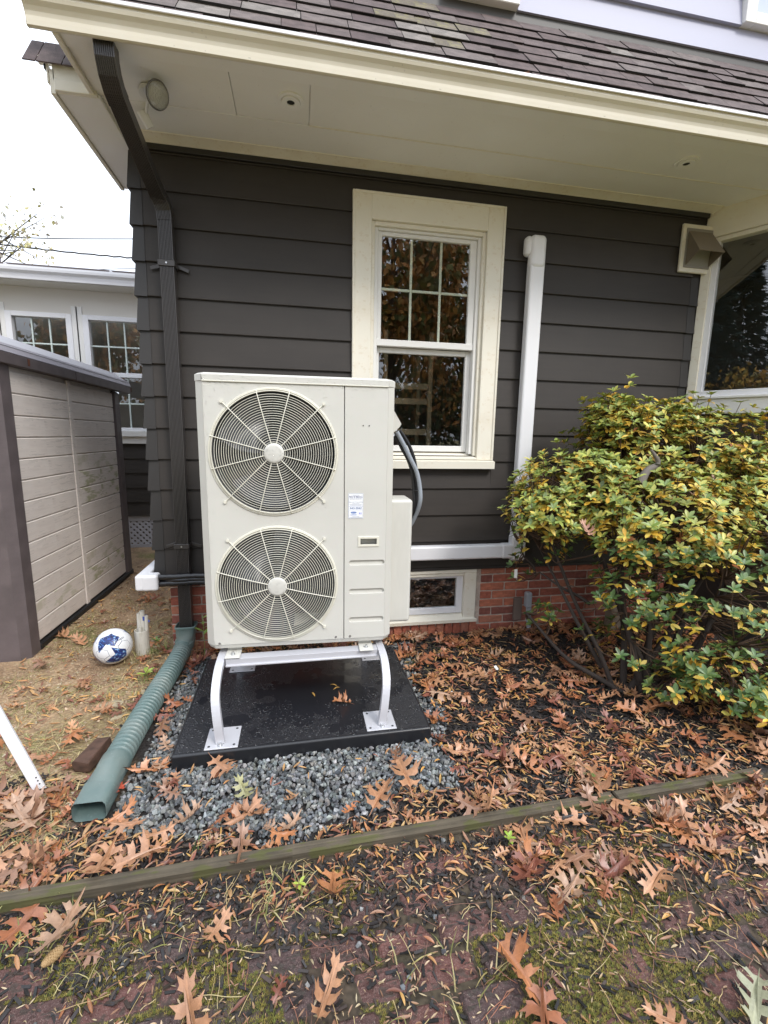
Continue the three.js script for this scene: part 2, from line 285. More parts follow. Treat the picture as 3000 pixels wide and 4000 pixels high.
{ // basement window
  const w = mesh('basement_window', M(bar(1.79, 1.887, 0.105, 0.5, -0.04, 0.006), bar(0.86, 0.965, 0.105, 0.5, -0.04, 0.006), bar(0.86, 1.887, 0.5005, 0.529, -0.04, 0.006), bar(0.9655, 1.7895, 0.475, 0.5, -0.05, -0.004)), MAT.trim, house);
  mesh('sill', hull([[0.86, 0.103, -0.03], [1.9, 0.103, -0.03], [0.86, 0.103, 0.02], [1.9, 0.103, 0.02], [0.86, 0.128, 0.022], [1.9, 0.128, 0.022], [0.966, 0.165, -0.05], [1.789, 0.165, -0.05]]), MAT.trim, w);
  mesh('sash', M(bar(0.966, 1.02, 0.166, 0.474, -0.06, -0.028), bar(1.738, 1.789, 0.166, 0.474, -0.06, -0.028), bar(1.0205, 1.7375, 0.166, 0.214, -0.06, -0.028), bar(1.0205, 1.7375, 0.452, 0.4745, -0.06, -0.028)), MAT.white, w);
  mesh('pane', at(new THREE.PlaneGeometry(0.73, 0.25), 1.38, 0.333, -0.045), MAT.glass, w);
}
// closed rooms behind the windows
mesh('room_shell', M(bar(WX0 + 0.13, 3.6, -0.2, 3.25, -3.2, -3.1), bar(WX0 + 0.13, 3.6, 3.2, 3.25, -3.0995, -0.149), bar(WX0 + 0.13, 3.6, 0.56, 0.62, -3.0995, -0.149), bar(3.45, 3.6, -0.2, 3.1995, -3.0995, -0.149), bar(WX0 + 0.13, 3.6, -0.25, -0.2, -3.1, -0.12)), MAT.room, house);
{ // wooden frame standing inside the room
  const t = tag(group('wooden_rack', 0, 0.62, 0), 'pale wooden rack with crossbars seen through the lower window pane', 'rack');
  for (const x of [1.24, 1.62]) for (const z of [-0.55, -0.95]) mesh('post', bar(x - 0.018, x + 0.018, 0.002, 1.75, z - 0.015, z + 0.015), MAT.wood, t);
  for (const y of [0.95, 1.2, 1.32, 1.6]) mesh('rail', bar(1.26, 1.6, y - 0.025, y + 0.025, -0.565, -0.54), MAT.wood, t);
}
// ---------------------------------------------------------------- eaves
{
  const s = mesh('soffit', bar(-0.45, 4.9, 3.236, 3.26, 0.0, 0.72), MAT.soffit, house);
  const z0 = 0.345;
  mesh('soffit_board', bar(-0.45, 0.2335, 3.222, 3.236, z0 + 0.0015, 0.652, 0.0015), MAT.soffit, s);
  mesh('soffit_board', bar(0.2365, 0.6165, 3.2225, 3.236, z0 + 0.0015, 0.652, 0.0015), MAT.soffit, s);
  mesh('soffit_board', bar(0.6195, 4.9, 3.222, 3.236, z0 + 0.0005, 0.652, 0.0015), MAT.soffit, s);
  mesh('soffit_board', bar(-0.45, 4.9, 3.2215, 3.236, 0.05, z0 - 0.0015, 0.002), MAT.soffit, s);
  mesh('joint_bead', bar(0.6195, 4.9, 3.2185, 3.2217, z0 - 0.006, z0 + 0.004, 0.001), MAT.trim, s);
  mesh('soffit_edge_board', bar(-0.45, 4.9, 3.216, 3.236, 0.6535, 0.735, 0.002), MAT.soffit, s);
  mesh('crown_molding', prismX([[0.024, 3.2], [0.04, 3.2], [0.05, 3.204], [0.075, 3.21], [0.098, 3.215], [0.112, 3.217], [0.115, 3.2205], [0.024, 3.2205]], -0.4, 3.6), MAT.trim, s);
  mesh('end_trim', bar(-0.475, -0.4505, 3.205, 3.27, 0.1, 0.735), MAT.trim, s);
  mesh('fascia', bar(-0.5, 4.9, 3.2165, 3.32, 0.7355, 0.742, 0.001), MAT.trim, house);
  const gx0 = -0.553, gx1 = 4.9;
  const gut = mesh('gutter', prismX([[0.743, 3.318], [0.743, 3.205], [0.756, 3.201], [0.766, 3.204], [0.768, 3.222], [0.769, 3.236], [0.773, 3.25], [0.782, 3.264], [0.795, 3.276], [0.8, 3.288], [0.8, 3.302], [0.805, 3.303], [0.805, 3.312], [0.794, 3.313], [0.7935, 3.29], [0.78, 3.276], [0.766, 3.256], [0.762, 3.23], [0.762, 3.209], [0.747, 3.209], [0.747, 3.318]], gx0, gx1), MAT.gutter, house);
  mesh('gutter_lip', bar(gx0, gx1, 3.299, 3.3155, 0.8055, 0.811, 0.002), std([0.82, 0.82, 0.84], 0.35), gut);  // lip coloured whiter than the gutter for the sky light on it
  mesh('gutter_end_cap', prismX([[0.743, 3.318], [0.743, 3.204], [0.756, 3.2], [0.767, 3.203], [0.769, 3.236], [0.774, 3.25], [0.783, 3.264], [0.8, 3.278], [0.804, 3.313]], gx0 - 0.003, gx0 - 0.0005), MAT.gutter, gut);
  // return of the eave round the corner
  const e = mesh('side_eave', bar(-0.63, -0.4305, 3.2, 3.22, -0.56, 0.36), MAT.soffit, house);
  mesh('side_fascia', M(bar(-0.655, -0.6305, 3.19, 3.3, -0.565, 0.366), bar(-0.665, -0.6555, 3.235, 3.32, -0.56, 0.37)), MAT.trim, e);
  mesh('return_fascia', M(bar(-0.63, -0.44, 3.2005, 3.25, 0.3605, 0.38), bar(-0.64, -0.44, 3.2505, 3.345, 0.345, 0.366)), MAT.trim, e);
  mesh('side_drip_edge', bar(-0.68, -0.6665, 3.3, 3.325, -0.56, 0.36), MAT.spout, e);
  const sh = (x0, x1, k) => { const g = cbox(x1 - x0 - 0.003, 0.006, 0.2, 0.001); g.setAttribute('color', new THREE.BufferAttribute(new Float32Array(g.attributes.position.count * 3).fill(1), 3)); const m = mesh('shingle', g, MAT.shingle[k], e); m.position.set((x0 + x1) / 2, 3.39, 0.33); m.rotation.x = Math.PI * 0.3; return m; };
  sh(-0.7, -0.585, 0); sh(-0.585, -0.44, 4); sh(-0.76, -0.7, 2);
  mesh('return_deck', hull([[-0.72, 3.35, 0.3], [-0.44, 3.35, 0.3], [-0.72, 3.35, 0.36], [-0.44, 3.35, 0.36], [-0.72, 3.47, 0.26], [-0.44, 3.47, 0.26], [-0.44, 3.47, 0.22], [-0.72, 3.47, 0.22]]), MAT.trim, e);
}
{ // roof
  const A = 52 * Math.PI / 180, y0 = 3.285, z0 = 0.725, P = (s, off = 0) => [y0 + s * Math.sin(A) + off * Math.cos(A), z0 - s * Math.cos(A) + off * Math.sin(A)];
  const deck = [P(-0.03, -0.002), P(1.1, -0.002), P(1.1, -0.05), P(-0.03, -0.05)];
  const roof = mesh('roof', prismX(deck.map(([y, z]) => [z, y]), -0.5, 4.95), std([0.035, 0.03, 0.03], 0.9), house);
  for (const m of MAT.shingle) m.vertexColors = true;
  const r = rng(5), geos = [0.17, 0.2, 0.24, 0.29].map((w) => [0, 1].map((k) => { const g = cbox(w - 0.002, k ? 0.011 : 0.007, 0.165, 0.001, 0.0022, r), nn = g.attributes.normal, cc = new Float32Array(nn.count * 3); for (let i = 0; i < nn.count; i++) { const e = Math.abs(nn.getY(i)) < 0.5 ? 0.06 : 1; cc[i * 3] = cc[i * 3 + 1] = cc[i * 3 + 2] = e; } g.setAttribute('color', new THREE.BufferAttribute(cc, 3)); return g; /* cut asphalt edges, blackened as painted shade lines under each course */ }));
  for (let c = 0; c < 8; c++) {
    let x = -0.5 - r() * 0.2;
    while (x < 4.9) {
      const wi = Math.floor(r() * 4), w = [0.17, 0.2, 0.24, 0.29][wi], k = r() < 0.5 ? 1 : 0, s = -0.025 + c * 0.134 + (k ? 0 : 0.004);
      const [y, z] = P(s + 0.0825, 0.0105 + (k ? 0.002 : 0));
      const zone = fbm(x * 1.1 + 3, c * 0.35, 2), mi = x > 1.4 && x < 2.2 && c < 3 && r() < 0.12 ? 5 : x > 0.9 && x < 1.5 && r() < 0.2 ? 5 : zone > 0.56 ? pick([3, 1, 1, 4], r) : pick([0, 2, 4, 0, 1], r);
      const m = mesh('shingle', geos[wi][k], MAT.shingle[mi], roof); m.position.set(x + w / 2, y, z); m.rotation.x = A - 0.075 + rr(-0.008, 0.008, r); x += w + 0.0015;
    }
  }
  // upper storey
  const up = mesh('upper_wall', bar(-0.45, 5.2, 3.9, 7, -0.1, 0.04), MAT.uppersiding, house);
  mesh('flashing', bar(-0.45, 5.2, 4.12, 4.2, 0.0415, 0.07), std([0.07, 0.065, 0.06], 0.5), up);
  for (let k = 0; k < 8; k++) { const yb = k ? 4.365 + (k - 1) * 0.19 : 4.185, yt = 4.365 + k * 0.19; for (const [a, b] of [[1.93, 3.575], [-0.45, 1.44], [4.5, 5.2]]) mesh('siding_board', hull([[a, yb, 0.042], [b, yb, 0.042], [a, yb, 0.085], [b, yb, 0.085], [a, yt, 0.058], [b, yt, 0.058], [a, yt, 0.042], [b, yt, 0.042]]), MAT.uppersiding, up); }
  mesh('siding_board', hull([[3.575, 4.185, 0.042], [5.2, 4.185, 0.042], [3.575, 4.185, 0.085], [5.2, 4.185, 0.085], [3.575, 4.365, 0.058], [5.2, 4.365, 0.058], [3.575, 4.365, 0.042], [5.2, 4.365, 0.042]]), MAT.uppersiding, up);
  mesh('corner_trim', bar(1.44, 1.925, 4.185, 6.4, 0.042, 0.12, 0.004), MAT.whiteMatte, up);
  const uw = mesh('upper_window', M(bar(3.577, 3.66, 4.37, 5.9, 0.042, 0.11), bar(4.4, 4.49, 4.37, 5.9, 0.042, 0.11), bar(3.6605, 4.3995, 4.37, 4.44, 0.042, 0.11), bar(3.6605, 4.3995, 5.8, 5.9, 0.042, 0.11)), MAT.whiteMatte, up);
  mesh('pane', at(new THREE.PlaneGeometry(0.76, 1.38), 4.03, 5.12, 0.06), phy([0.5, 0.55, 0.68], 0.05), uw);
}
{ // angled bay at the right
  const b = new THREE.Group(); put(b, 'bay', house); b.position.set(3.58, 0, 0); b.rotation.y = -Math.PI / 3; // local x runs along the bay wall towards the yard, local z faces outwards
  const L = 0.95;
  mesh('bay_head', M(bar(0.0, L, 3.03, 3.225, -0.08, 0.02), bar(0.03, L, 2.998, 3.027, -0.06, 0.008)), MAT.trim, b);
  mesh('corner_post', bar(0.0, 0.062, 1.75, 3.0297, -0.08, 0.02), MAT.trim, b);
  const f = mesh('window', M(bar(0.0625, 0.1, 1.877, 2.9975, -0.06, 0.006), bar(0.1005, L, 1.877, 1.92, -0.06, 0.006), bar(L - 0.04, L, 1.9205, 2.9975, -0.06, 0.006)), MAT.white, b);
  mesh('pane', at(new THREE.PlaneGeometry(L - 0.12, 1.09), 0.5, 2.46, -0.02), MAT.glass, f);
  mesh('apron', M(bar(0.0625, L, 1.745, 1.857, -0.08, 0.016), bar(0.0625, L + 0.02, 1.8575, 1.8765, -0.08, 0.034)), MAT.whiteMatte, b);
  mesh('bay_base', bar(0.0, L, 0.0, 1.744, -0.12, -0.03), MAT.siding, b);
  mesh('bay_room', M(bar(-2.2, L + 0.6, 1.7, 1.7435, -1.86, -0.121, 0.0005), bar(-2.2, L + 0.6, 3.226, 3.27, -1.86, -0.07, 0.0005), bar(-2.3, L + 0.6, 1.69, 3.28, -1.9, -1.8, 0.0005), bar(-2.3, -2.2, 1.69, 3.28, -1.8, -0.1, 0.0005), bar(-2.2, -0.001, 1.69, 3.28, -0.3, -0.25, 0.0005), bar(L + 0.001, L + 0.6, 1.69, 3.28, -1.8, -0.05, 0.0005)), MAT.room, b);
}
// ---------------------------------------------------------------- fixtures on the house
{ // fluted downspout
  const d = tag(group('downspout'), 'dark brown fluted metal downspout at the house corner', 'downspout');
  const prof = []; // 0.078 x 0.062, ribs on the front
  const w = 0.039, h = 0.03;
  prof.push([-w, -h], [w, -h], [w, h]);
  for (let k = 4; k >= -4; k--) { const x = k * 0.008; prof.push([x + 0.0026, h], [x + 0.0012, h - 0.0045], [x - 0.0012, h - 0.0045], [x - 0.0026, h]); }
  prof.push([-w, h]);
  const U = V(1, 0, 0);
  const run = (pts, k = 1) => { const rs = pts.map(([x, y, z], i) => { const a = V(...pts[Math.max(0, i - 1)]), b = V(...pts[Math.min(pts.length - 1, i + 1)]), t = b.sub(a).normalize(), u = U.clone().addScaledVector(t, -U.dot(t)).normalize(), v = u.clone().cross(t).normalize(); if (v.z < 0) v.multiplyScalar(-1); return ring(V(x, y, z), u, v, prof.map(([p, q]) => [p * k, q * k])); }); const g = loft(rs, true, true).toNonIndexed(); g.computeVertexNormals(); return uvBox(g); };
  mesh('shaft', run([[-0.222, 2.79, 0.07], [-0.222, 1.5, 0.07], [-0.234, 0.185, 0.07]]), MAT.spout, d);
  mesh('elbow', run([[-0.245, 2.9, 0.115], [-0.232, 2.86, 0.085], [-0.224, 2.82, 0.073], [-0.222, 2.77, 0.07]], 1.05), MAT.spout, d);
  mesh('offset_run', run([[-0.275, 3.075, 0.6], [-0.244, 2.885, 0.1]]), MAT.spout, d);
  mesh('elbow', run([[-0.275, 3.215, 0.705], [-0.275, 3.165, 0.7], [-0.276, 3.12, 0.675], [-0.276, 3.085, 0.63], [-0.274, 3.068, 0.585]], 1.06), MAT.spout, d);
  for (const [y, x] of [[2.53, -0.2225], [0.79, -0.2295]]) {
    const s = mesh('strap', M(bar(x - 0.046, x + 0.046, y - 0.017, y + 0.017, 0.1015, 0.106), bar(x - 0.048, x - 0.0435, y - 0.017, y + 0.017, 0.02, 0.106), bar(x + 0.0435, x + 0.048, y - 0.017, y + 0.017, 0.02, 0.106), at(cbox(0.07, 0.022, 0.004).rotateZ(0.3), x - 0.078, y - 0.004, 0.032), at(cbox(0.07, 0.022, 0.004).rotateZ(-0.35), x + 0.078, y - 0.006, 0.032)), MAT.spout, d);
    mesh('screw', at(cyl(0.005, 0.004, 10).rotateX(Math.PI / 2), x, y, 0.108), MAT.steel, s);
  }
}
{ // corrugated drain pipe with its adapters
  const green = [0.115, 0.17, 0.162], m = std([1, 1, 1], 0.42, { map: tex(256, (u, v) => { const f = fbm(u * 6, v * 6, 5, 6), s = vn(u * 70, v * 70, 70) > 0.93 ? 1.3 : 1; return mul(mix(green, [0.19, 0.225, 0.205], clamp(f * 1.6 - 0.5)), s); }, 0.5) });
  const d = tag(group('drain_pipe', -0.24, 0, 0.1), 'grey green corrugated drain pipe lying from the downspout to the gravel', 'drain pipe');
  const o = V(-0.24, 0, 0.1), W = (x, y, z) => V(x, y, z).sub(o);
  const pts = [W(-0.25, 0.105, 0.1), W(-0.255, 0.075, 0.165), W(-0.262, 0.066, 0.3), W(-0.275, 0.064, 0.6), W(-0.287, 0.064, 0.95), W(-0.29, 0.065, 1.2)];
  const pitch = 0.029;
  mesh('corrugated_hose', pipe(pts, (s) => { const ph = (s / pitch) % 1; return 0.0605 - 0.006 * (ph < 0.14 ? 0 : ph < 0.26 ? (ph - 0.14) / 0.12 : ph < 0.88 ? 1 : (1 - ph) / 0.12); }, 26, 460), m, d);
  // downspout adapter: rectangle above, round below
  const rectP = (w, h, n = 24) => Array.from({ length: n }, (_, k) => { const a = (k + 0.5) / n * Math.PI * 2, c = Math.cos(a), s = Math.sin(a), q = Math.pow(Math.pow(Math.abs(c / w), 7) + Math.pow(Math.abs(s / h), 7), -1 / 7); return [c * q, s * q]; });
  const cP = (r, n = 24) => Array.from({ length: n }, (_, k) => { const a = (k + 0.5) / n * Math.PI * 2; return [r * Math.cos(a), r * Math.sin(a)]; });
  const lev = (x, y, z, tilt, prof) => { const u = V(1, 0, 0), v = V(0, Math.sin(tilt), -Math.cos(tilt)); return ring(W(x, y, z), u, v, prof); };
  mesh('top_adapter', loft([
    lev(-0.235, 0.235, 0.075, 0, rectP(0.062, 0.05)), lev(-0.235, 0.236, 0.075, 0, rectP(0.068, 0.056)), lev(-0.235, 0.222, 0.075, 0, rectP(0.069, 0.057)), lev(-0.235, 0.218, 0.075, 0, rectP(0.063, 0.052)), lev(-0.236, 0.18, 0.077, 0.05, rectP(0.061, 0.052)),
    lev(-0.24, 0.15, 0.08, 0.12, cP(0.061)), lev(-0.243, 0.135, 0.085, 0.2, cP(0.0625)), lev(-0.2435, 0.132, 0.085, 0.2, cP(0.066)), lev(-0.244, 0.126, 0.086, 0.2, cP(0.066)), lev(-0.2445, 0.122, 0.087, 0.22, cP(0.063)), lev(-0.25, 0.09, 0.1, 0.35, cP(0.064)), lev(-0.251, 0.086, 0.102, 0.35, cP(0.06))]), m, d);
  // outlet: round to a flat rectangular mouth
  const vt = (x, y, z, prof) => ring(W(x, y, z), V(1, 0, 0), V(0, 1, 0), prof);
  const out = [vt(-0.29, 0.065, 1.185, cP(0.0605)), vt(-0.29, 0.065, 1.19, cP(0.064)), vt(-0.291, 0.064, 1.24, cP(0.064)), vt(-0.291, 0.064, 1.245, cP(0.062)), vt(-0.291, 0.062, 1.275, cP(0.062)), vt(-0.293, 0.054, 1.35, rectP(0.062, 0.044)), vt(-0.293, 0.053, 1.353, rectP(0.064, 0.046)), vt(-0.296, 0.049, 1.455, rectP(0.063, 0.042)), vt(-0.296, 0.049, 1.458, rectP(0.06, 0.039)), vt(-0.294, 0.053, 1.38, rectP(0.058, 0.038)), vt(-0.29, 0.06, 1.26, cP(0.05))];
  mesh('outlet', loft(out, false, true), m, d);
}
{ // loose brick beside the hose
  const b = tag(mesh('loose_brick', cbox(0.08, 0.055, 0.17, 0.006, 0.008), std([1, 1, 1], 0.8, { map: tex(128, grime([0.085, 0.045, 0.03], 0.5, 8), 0.2) })), 'dark brown brick half buried in leaves beside the drain pipe', 'brick');
  b.position.set(-0.432, 0.032, 1.08); b.rotation.set(0.02, -0.2, 0.08);
}
{ // white cover of the refrigerant lines
  const c = tag(group('line_set_cover'), 'white plastic line cover running up the wall beside the window', 'line cover');
  mesh('vertical_duct', at(new RoundedBoxGeometry(0.108, 1.98, 0.07, 3, 0.016), 2.178, 1.76, 0.062), MAT.white, c);
  mesh('wall_cap', M(at(new RoundedBoxGeometry(0.116, 0.22, 0.08, 5, 0.034), 2.177, 2.8, 0.066), at(new RoundedBoxGeometry(0.06, 0.13, 0.07, 5, 0.03), 2.118, 2.84, 0.052)), MAT.white, c);
  mesh('elbow', M(at(new RoundedBoxGeometry(0.118, 0.2, 0.078, 3, 0.02), 2.176, 0.71, 0.064), at(new RoundedBoxGeometry(0.1, 0.114, 0.078, 3, 0.02), 2.09, 0.685, 0.0645)), MAT.white, c);
  mesh('horizontal_duct', at(new RoundedBoxGeometry(1.06, 0.106, 0.07, 3, 0.016), 1.55, 0.685, 0.062), MAT.white, c);
}
{ // line cover at the corner with black pipes coming out
  const c = tag(group('corner_line_cover'), 'short white line cover elbow wrapped round the house corner with black pipes', 'line cover');
  mesh('elbow', M(at(new RoundedBoxGeometry(0.1, 0.106, 0.09, 3, 0.018), -0.425, 0.562, 0.115), at(new RoundedBoxGeometry(0.075, 0.104, 0.55, 3, 0.016), -0.4775, 0.562, -0.12)), MAT.white, c);
  const blk = std([0.012, 0.012, 0.014], 0.25);
  for (const [y, z, r] of [[0.588, 0.115, 0.021], [0.545, 0.12, 0.02], [0.566, 0.085, 0.018]]) mesh('pipe', pipe([[-0.385, y, z], [-0.28, y + 0.004, 0.128], [-0.13, y + 0.006, 0.126], [0.1, y - 0.004, 0.16], [0.32, y - 0.02, 0.22]], (s) => r * (1 + 0.05 * Math.sin(s * 90) * Math.sin(s * 23)), 12, 70), blk, c);
}
{ // grey electrical fitting low on the brick
  const c = tag(group('conduit_fitting', 2.33, 0, 0), 'grey conduit body and pipe entering the ground by the brick foundation', 'conduit');
  mesh('mounting_block', bar(-0.115, -0.045, 0.09, 0.275, -0.012, 0.014, 0.004), std([0.16, 0.12, 0.1], 0.8), c);
  mesh('conduit_body', at(new RoundedBoxGeometry(0.05, 0.125, 0.055, 3, 0.014), -0.02, 0.275, 0.05), MAT.pvcGrey, c);
  mesh('conduit_pipe', pipe([[-0.01, 0.21, 0.05], [0.0, 0.1, 0.052], [0.002, -0.06, 0.055]], (s) => (s < 0.05 ? 0.022 : s > 0.105 && s < 0.13 ? 0.023 : 0.017), 14, 60), MAT.pvcGrey, c);
}
{ // exhaust vent
  const c = tag(group('vent_hood', 3.48, 2.945, 0.024), 'brown metal exhaust vent hood on a cream mounting block under the eave', 'vent');
  mesh('mounting_block', bar(-0.142, 0.142, -0.165, 0.165, 0, 0.022, 0.004), MAT.trim, c);
  const br = std([0.2, 0.165, 0.125], 0.45), T = 0.004;
  mesh('back_plate', bar(-0.115, 0.115, -0.135, 0.135, 0.0225, 0.028, 0.002), std([0.26, 0.24, 0.2], 0.45), c);
  mesh('hood_top', hull([[-0.1, 0.115, 0.0285], [0.1, 0.115, 0.0285], [-0.108, -0.055, 0.15], [0.108, -0.055, 0.15], [-0.1, 0.111, 0.0285], [0.1, 0.111, 0.0285], [-0.108, -0.06, 0.146], [0.108, -0.06, 0.146]]), br, c);
  for (const s of [-1, 1]) mesh('hood_side', hull([[s * 0.1, 0.11, 0.029], [s * 0.108, -0.058, 0.146], [s * 0.1, -0.12, 0.029], [s * (0.1 - T), 0.11, 0.029], [s * (0.108 - T), -0.058, 0.146], [s * (0.1 - T), -0.12, 0.029]]), br, c);
  mesh('damper', at(cbox(0.185, 0.19, 0.003).rotateX(0.12), 0, -0.02, 0.04), std([0.3, 0.29, 0.25], 0.5), c);
}
// recessed eyeball lights in the soffit
for (const [x, z, label] of [[0.522, 0.52, 'round white recessed soffit light in a cut panel of the soffit'], [2.9, 0.5, 'round white recessed soffit light above the vent hood side of the eave']]) {
  const c = tag(group('soffit_light', x, 3.2215, z), label, 'ceiling light', 'recessed lights in the soffit');
  const ringG = (r0, r1, h) => { const s = new THREE.Shape(); s.absarc(0, 0, r1, 0, Math.PI * 2); const p = new THREE.Path(); p.absarc(0, 0, r0, 0, Math.PI * 2, true); s.holes.push(p); const g = new THREE.ExtrudeGeometry(s, { depth: h, bevelEnabled: true, bevelSize: 0.001, bevelThickness: 0.001, bevelSegments: 1, curveSegments: 40 }); g.rotateX(Math.PI / 2); return g; };
  mesh('trim_ring', ringG(0.05, 0.066, 0.007), MAT.soffit, c);
  mesh('eyeball', at(ringG(0.021, 0.046, 0.011), 0, -0.001, 0), MAT.soffit, c);
  mesh('lens', at(cyl(0.0205, 0.003, 24), 0, -0.006, 0), MAT.black, c);
}
{ // flood light under the eave
  const c = tag(group('flood_light', -0.13, 3.2, 0.5), 'round white flood light fixture under the eave beside the downspout', 'flood light');
  mesh('canopy', at(cyl(0.05, 0.02, 24), -0.04, 0.006, -0.05), MAT.whiteMatte, c);
  const head = new THREE.LatheGeometry([[0, 0.085], [0.02, 0.085], [0.022, 0.05], [0.034, 0.045], [0.052, 0.008], [0.0555, 0.0], [0.0555, -0.006]].map(([a, b]) => new THREE.Vector2(a, b)), 28);
  const lens = new THREE.LatheGeometry([[0.053, -0.005], [0.045, -0.011], [0.025, -0.016], [0, -0.018]].map(([a, b]) => new THREE.Vector2(a, b)), 28);
  const turn = (g) => g.rotateX(-0.6).rotateZ(0.95).translate(0.02, -0.06, 0.05);
  mesh('lamp_head', turn(head), std([0.6, 0.6, 0.6], 0.35), c);
  mesh('rim', turn(new THREE.TorusGeometry(0.056, 0.0035, 8, 36).rotateX(Math.PI / 2)), std([0.12, 0.11, 0.1], 0.4), c);
  mesh('lens', turn(lens), phy([0.36, 0.35, 0.3], 0.3, { clearcoat: 1, clearcoatRoughness: 0.12, bumpMap: tex(128, (u, v) => vn(u * 40, v * 40, 40), 1, false), bumpScale: 0.003 }), c);
  mesh('socket', at(cyl(0.022, 0.075, 18, 0.026).rotateX(0.5).rotateZ(0.5), -0.105, -0.03, -0.2), MAT.whiteMatte, c);
  mesh('arm', pipe([[-0.05, 0.0, -0.06], [-0.075, -0.012, -0.12], [-0.1, -0.01, -0.19]], 0.008, 10, 12), MAT.whiteMatte, c);
}
// ---------------------------------------------------------------- heat pump
{
  const hp = tag(group('heat_pump', 0.0642, 0.4422, 0.9218), 'tall beige twin fan heat pump outdoor unit on a metal stand', 'heat pump');
  hp.rotation.y = -0.027;
  const W = 0.95, H = 1.333, D = 0.4, C = 0.036, seam = 0.697;
  const fan = [[0.358, 1.0, 0.305], [0.36, 0.334, 0.302]];
  const hole = (x, y, r) => { const p = new THREE.Path(); p.absarc(x, y, r, 0, Math.PI * 2, true); return p; };
  const slot = (x0, x1, y, h) => { const p = new THREE.Path(); p.absarc(x1 - h, y, h, -Math.PI / 2, Math.PI / 2, false); p.absarc(x0 + h, y, h, Math.PI / 2, Math.PI * 1.5, false); return p; };
  const FZ = 0;
  mesh('fan_panel', plate(rect(C, seam - 0.002, 0.022, H - 0.003), fan.map(([x, y, r]) => hole(x, y, r - 0.012)), FZ, 0.014, 0.002), MAT.unit, hp);
  const sy = [0.438, 0.283, 0.126], hd = { x0: 0.775, x1: 0.872, y0: 0.53, y1: 0.572 };
  mesh('service_panel', plate(rect(seam + 0.002, W - C, 0.022, H - 0.003), [...sy.map((y) => slot(0.724, 0.908, y, 0.0125)), rect(hd.x0, hd.x1, hd.y0, hd.y1)], FZ, 0.014, 0.002), MAT.unit, hp);
  for (const y of sy) mesh('pressed_rib', at(new RoundedBoxGeometry(0.19, 0.03, 0.006, 2, 0.003), 0.816, y, -0.0135), MAT.unit, hp);
  const hnd = mesh('handle', plate(rect(hd.x0 - 0.006, hd.x1 + 0.006, hd.y0 - 0.006, hd.y1 + 0.006), [rect(hd.x0 + 0.006, hd.x1 - 0.006, hd.y0 + 0.006, hd.y1 - 0.006)], 0.004, 0.006, 0.0015), MAT.unitGrille, hp);
  mesh('handle_recess', M(bar(hd.x0 - 0.004, hd.x1 + 0.004, hd.y0 - 0.004, hd.y1 + 0.004, -0.05, -0.045), bar(hd.x0 - 0.004, hd.x1 + 0.004, hd.y0 - 0.005, hd.y0, -0.045, -0.015), bar(hd.x0 - 0.004, hd.x1 + 0.004, hd.y1, hd.y1 + 0.005, -0.045, -0.015)), MAT.unit, hnd);
  // chamfered corners, sides, back, base
  mesh('corner_panel', hull([[0, 0.022, -0.034], [C, 0.022, 0], [C, 0.022, -0.034], [0, H - 0.003, -0.034], [C, H - 0.003, 0], [C, H - 0.003, -0.034]]), MAT.unit, hp);
  mesh('corner_panel', hull([[W, 0.022, -0.034], [W - C, 0.022, 0], [W - C, 0.022, -0.034], [W, H - 0.003, -0.034], [W - C, H - 0.003, 0], [W - C, H - 0.003, -0.034]]), MAT.unit, hp);
  mesh('side_panel', bar(0, 0.012, 0.022, H - 0.003, -D, -0.0342), MAT.unit, hp);
  mesh('side_panel', bar(W - 0.012, W, 0.022, H - 0.003, -D, -0.0342), MAT.unit, hp);
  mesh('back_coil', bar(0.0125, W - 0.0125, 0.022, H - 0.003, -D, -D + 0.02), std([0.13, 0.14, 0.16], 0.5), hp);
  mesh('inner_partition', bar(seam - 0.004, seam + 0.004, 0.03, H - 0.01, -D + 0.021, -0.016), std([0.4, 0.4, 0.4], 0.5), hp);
  const foot = [[0.002, -0.036], [C, -0.003], [W - C, -0.003], [W - 0.002, -0.036], [W - 0.002, -D], [0.002, -D]];
  mesh('base_pan', M(hull([...foot.map(([x, z]) => [x, 0.021, z]), ...foot.map(([x, z]) => [x * 0.985 + 0.007, 0.0, z * 0.98 - 0.008])])), MAT.unit, hp);
  const lidF = [[-0.003, -0.035], [C - 0.002, 0.004], [W - C + 0.002, 0.004], [W + 0.003, -0.035], [W + 0.003, -D - 0.003], [-0.003, -D - 0.003]];
  mesh('top_panel', hull([...lidF.map(([x, z]) => [x, H - 0.002, z]), ...lidF.map(([x, z]) => [x, H + 0.026, z]), ...lidF.map(([x, z]) => [x * 0.97 + 0.014, H + 0.035, z * 0.95 - 0.008])]), MAT.unit, hp);
  mesh('lid_highlight_strip', M(bar(C, W - C, H - 0.005, H - 0.0005, 0.0042, 0.0065, 0.001)), MAT.unitGrille, hp);  // paler strip along the lid edge, standing in for its highlight line
  for (const [x, y] of [[0.065, 0.032], [0.655, 0.036], [0.73, 0.036], [0.79, 1.14], [0.82, 1.14]]) mesh('screw', at(cyl(y > 1 ? 0.003 : 0.006, 0.003, 12).rotateX(Math.PI / 2), x, y, 0.0008), y > 1 ? MAT.black : MAT.steel, hp);
